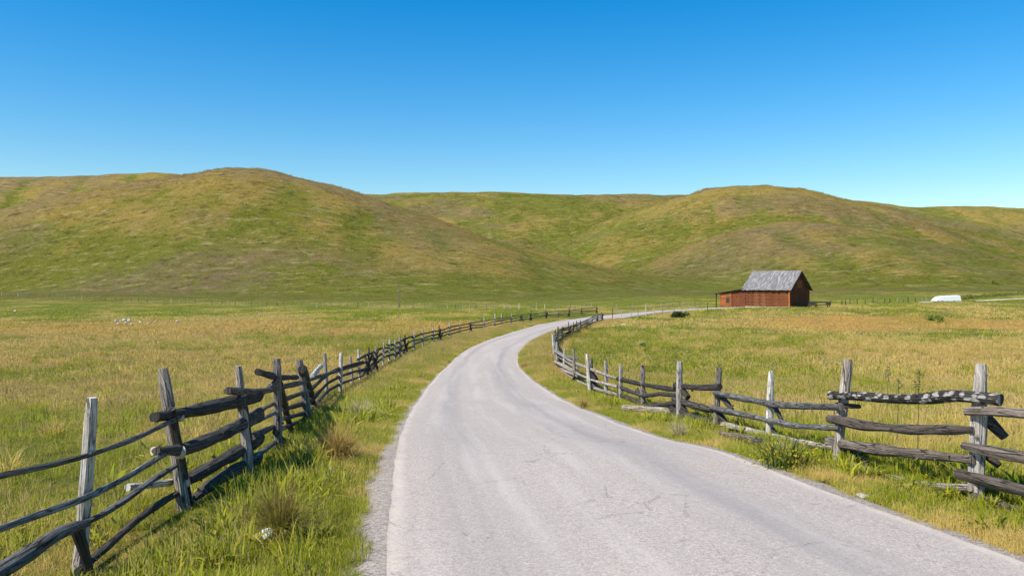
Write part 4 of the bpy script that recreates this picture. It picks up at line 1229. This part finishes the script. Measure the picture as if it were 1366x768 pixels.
def hill_path(px, w0):
    V = []; Fc = []
    P = resample(np.array([at(*p) for p in px]), 70)
    for i, (x, y) in enumerate(P):
        ww = w0 * random.uniform(.35, 1.0)
        for s_ in (-1, 0, 1):
            yy = y + s_ * ww; V.append((x, yy, zl(x, yy) + (.16 if s_ == 0 else -.05)))
    for i in range(len(P) - 1):
        for j in range(2): a = i * 3 + j; Fc.append((a, a + 3, a + 4, a + 1))
    o = link_mesh('sheep_path', V, Fc, M['path'], smooth=True); o['kind'] = 'structure'
hill_path([(1092, 361), (1120, 359), (1150, 356.5), (1180, 353.5), (1206, 350)], .8)
bare_bank('sandy_track', [(1224, 403.6), (1230, 403.4), (1237, 403.2), (1244, 403)], 3.0)

def tussock(px, py, wpx, hpx, mat, label, n=260, flop=1.15, lean=.95, group=None, name='grass_tussock', cat='tussock', bl=(.006, .010)):
    x, y = at(px, py); z = zl(x, y)
    h = hpx / F * y; w_ = wpx / F * y / 2
    V, Fc, tip, rnd, sh = tuft(n, w_ * .35, (h * .6, h * 1.15), bl, lean, 5, 0, flop)
    o = link_mesh(name, V, Fc, mat, None, {'tip': tip, 'rnd': rnd}); o.location = (x, y, z - .02)
    return tag(o, label, cat, group)
tussock(452, 612, 66, 62, M['tus_red'], 'russet tipped grass tussock on the left verge nearest the road, beyond the brown one', n=620)
tussock(374, 722, 66, 96, M['tus_brown'], 'drooping brown tipped grass tussock beside the white stone on the left verge', n=620, lean=.75)
tussock(482, 560, 40, 34, M['tus_straw'], 'pale straw coloured grass tussock on the left verge at the fence bend', n=520)
tussock(700, 492, 16, 14, M['tus_red'], 'small russet tussock on the inside of the bend', n=160, bl=(.012, .02))
tussock(779, 543, 20, 17, M['tus_red'], 'russet tussock under the right fence by a dark cross post', n=200, bl=(.009, .015))
tussock(905, 581, 40, 30, M['tus_straw'], 'yellow straw tussock in front of the right fence beside a pale post', n=220, lean=.7)
tussock(1045, 618, 55, 40, M['tus_straw'], 'straw coloured tussock behind the yellow flowers by the right fence', n=160, lean=.6)
def flowers():
    x, y = at(1040, 624); z = zl(x, y)
    o = thing('flowering_weed', 'bushy weed with yellow flowers at the foot of the right fence', 'plant', (x, y, z))
    V, Fc, tip, rnd, sh = tuft(190, .26, (.2, .62), (.010, .02), .55, 4, 0, .6, leaf=1)
    link_mesh('foliage', V, Fc, M['leaf_weed'], o, {'tip': tip, 'rnd': rnd})
    rr = np.random.default_rng(4); V = []; Fc = []; rnd = []
    for i in range(340):
        p = np.array([rr.normal(-.02, .22), rr.normal(-.1, .18), abs(rr.normal(.2, .1))]); v = rr.random()
        for k_ in range(2):
            a = rr.normal(0, 1, 3); a /= np.linalg.norm(a); b = np.cross(a, rr.normal(0, 1, 3)); b /= np.linalg.norm(b); s_ = rr.uniform(.010, .02); q = len(V)
            V += [p - a * s_, p + b * s_, p + a * s_, p - b * s_]; Fc.append((q, q + 1, q + 2, q + 3)); rnd += [v] * 4
    link_mesh('flower_heads', V, Fc, M['yellow'], o, {'rnd': rnd, 'tip': [0] * len(V)})
flowers()
def tall_weed(px, by, ty, label, seed, lm='leaf_mid'):
    x, y = at(px, by); y += .0; z = zl(x, y); h = (by - ty) / F * y
    o = thing('tall_weed', label, 'weed', (x, y, z), 0)
    rr = np.random.default_rng(seed)
    m = MB(); m.log([(0, 0, -.1), (.01, 0, h * .5), (.02 + rr.normal(0, .02), 0, h * .97)], [.007, .006, .004], n=5, rough=.02)
    link_mesh('stem', m.V, m.F, M['stalk'], o, uv=m.U, attrs={'rnd': [.4] * len(m.V), 'tip': [0] * len(m.V)})
    V = []; Fc = []; rnd = []
    for i in range(130):
        t = rr.uniform(.62, 1.0); a_ = rr.uniform(0, 6.28); rad = rr.uniform(.01, .13) * (1.15 - t) / .4
        p = np.array([.02 + math.cos(a_) * rad, math.sin(a_) * rad, h * t]); a = np.array([math.cos(a_), math.sin(a_), rr.uniform(-.3, .8)]); a /= np.linalg.norm(a)
        b = np.cross(a, rr.normal(0, 1, 3)); b /= np.linalg.norm(b); s_ = rr.uniform(.012, .028); q = len(V); v = rr.random()
        V += [p - a * s_, p + b * s_ * .4, p + a * s_, p - b * s_ * .4]; Fc.append((q, q + 1, q + 2, q + 3)); rnd += [v] * 4
    link_mesh('leaves', V, Fc, M[lm], o, {'rnd': rnd, 'tip': [0] * len(V)})
tall_weed(1224, 618, 495, 'tall thin brown weed rising behind the spotted top rail', 1, 'stalk')
tall_weed(1197, 596, 505, 'tall pale green weed behind the spotted rail, left of the brown weed', 2, 'leaf_weed')
tall_weed(1183, 560, 487, 'thin brown weed standing in the meadow behind the spotted rail\'s left half', 3, 'stalk')

def stone(px, py, wpx, hpx, label, seed, group=None, up=0.0, mat='stone'):
    x, y = at(px, py); z = zl(x, y)
    w_ = wpx / F * y; h = hpx / F * y
    bm = bmesh.new(); bmesh.ops.create_icosphere(bm, subdivisions=3, radius=1)
    rr = np.random.default_rng(seed); ax = [rr.normal(0, 1, 3) for _ in range(9)]; cut = rr.uniform(.55, .9, 9)
    for vt in bm.verts:
        p = np.array(vt.co)
        for a, c in zip(ax, cut):
            a = a / np.linalg.norm(a); d = p @ a
            if d > c: p = p - a * (d - c) * .85
        p = p + rr.normal(0, .004, 3)
        vt.co = (p[0] * w_ / 2, p[1] * w_ / 2 * .8, p[2] * h * .62)
    me = bpy.data.meshes.new('stone'); bm.to_mesh(me); bm.free(); me.materials.append(M[mat])
    o = bpy.data.objects.new('stone', me); COL.objects.link(o); o.location = (x, y, z + h * .32 + up); o.rotation_euler = (0, 0, rr.uniform(0, 6))
    return tag(o, label, 'stone', group)
stone(355, 727, 24, 14, 'bright white stone beside the brown tussock on the left verge', 1, up=.07, mat='white')
stone(440, 634, 9, 8, 'small white stone in the left verge grass below the russet tussock', 2, up=.05, mat='white')
stone(1150, 662, 20, 6, 'flat pale stone in the right verge in front of the bark log', 3, up=-.02)
for i, (a, b, c, d) in enumerate([(155, 429.5, 5, 3.6), (161, 429, 4, 3), (166, 428.6, 7, 4), (172, 429.4, 6, 4.5), (168, 431.6, 5, 3.2), (158, 432.6, 5, 2.6), (187, 430.5, 4.5, 3.4), (198, 432.5, 5, 2.6), (176, 433.5, 6, 2.4), (207, 431, 4, 2.5)]):
    stone(a, b, c, d, 'pale boulder in the stony patch at the far edge of the left meadow', 20 + i, 'boulders at the far edge of the left meadow', .05)
stone(236, 429.8, 6, 3.5, 'lone pale boulder right of the stony patch in the far left meadow', 41)
stone(20, 415.6, 6, 2.6, 'lone pale boulder in the pasture at the far left edge', 42)
stone(343, 417.5, 4.5, 2.6, 'lone pale boulder in the green pasture below the left hill', 43)
stone(833, 433.5, 10, 2, 'flat pale boulder in grass where the right rail fence ends', 44)

# fallen rails lying in the grass
def fallen(pts, r_, mat, label):
    P = [Vector((*at(a, b), 0)) for a, b in pts]
    P = [Vector((p.x, p.y, zl(p.x, p.y) + .14)) for p in P]
    m = MB(); m.log(P, r_, n=9, rough=.08); o = link_mesh('fallen_rail', [v - P[0] for v in m.V], m.F, M[mat], uv=m.U); o.location = P[0]
    tag(o, label, 'log')
fallen([(831, 551), (865, 553), (902, 557)],   .085, 'post', 'long bleached rail lying in the grass in front of the dark fence rails')
fallen([(962, 586), (988, 593), (1014, 600)], .05, 'rail', 'short grey rail fallen in the grass below the right fence')

# the pole on the slope
def pole():
    x, y = at(533, 411); z = zl(x, y); h = 35 / F * y
    o = thing('utility_pole', 'single thin wooden pole with a short crossarm below the left hill', 'pole', (x, y, z))
    m = MB(); m.log([(0, 0, -.5), (0, 0, h)], [.13, .09], n=8, rough=.03); link_mesh('pole', m.V, m.F, M['rail'], o, uv=m.U)
    m = MB(); m.box((-.9, -.06, h - .9), (1.8, 0, 0), (0, .12, 0), (0, 0, .14)); link_mesh('crossarm', m.V, m.F, M['rail'], o, uv=m.U)
    for dx in (-.75, .75):
        m = MB(); m.log([(dx, 0, h - .76), (dx, 0, h - .55)], [.05, .035], n=6, rough=0); link_mesh('insulator', m.V, m.F, M['stone'], o, uv=m.U)
pole()
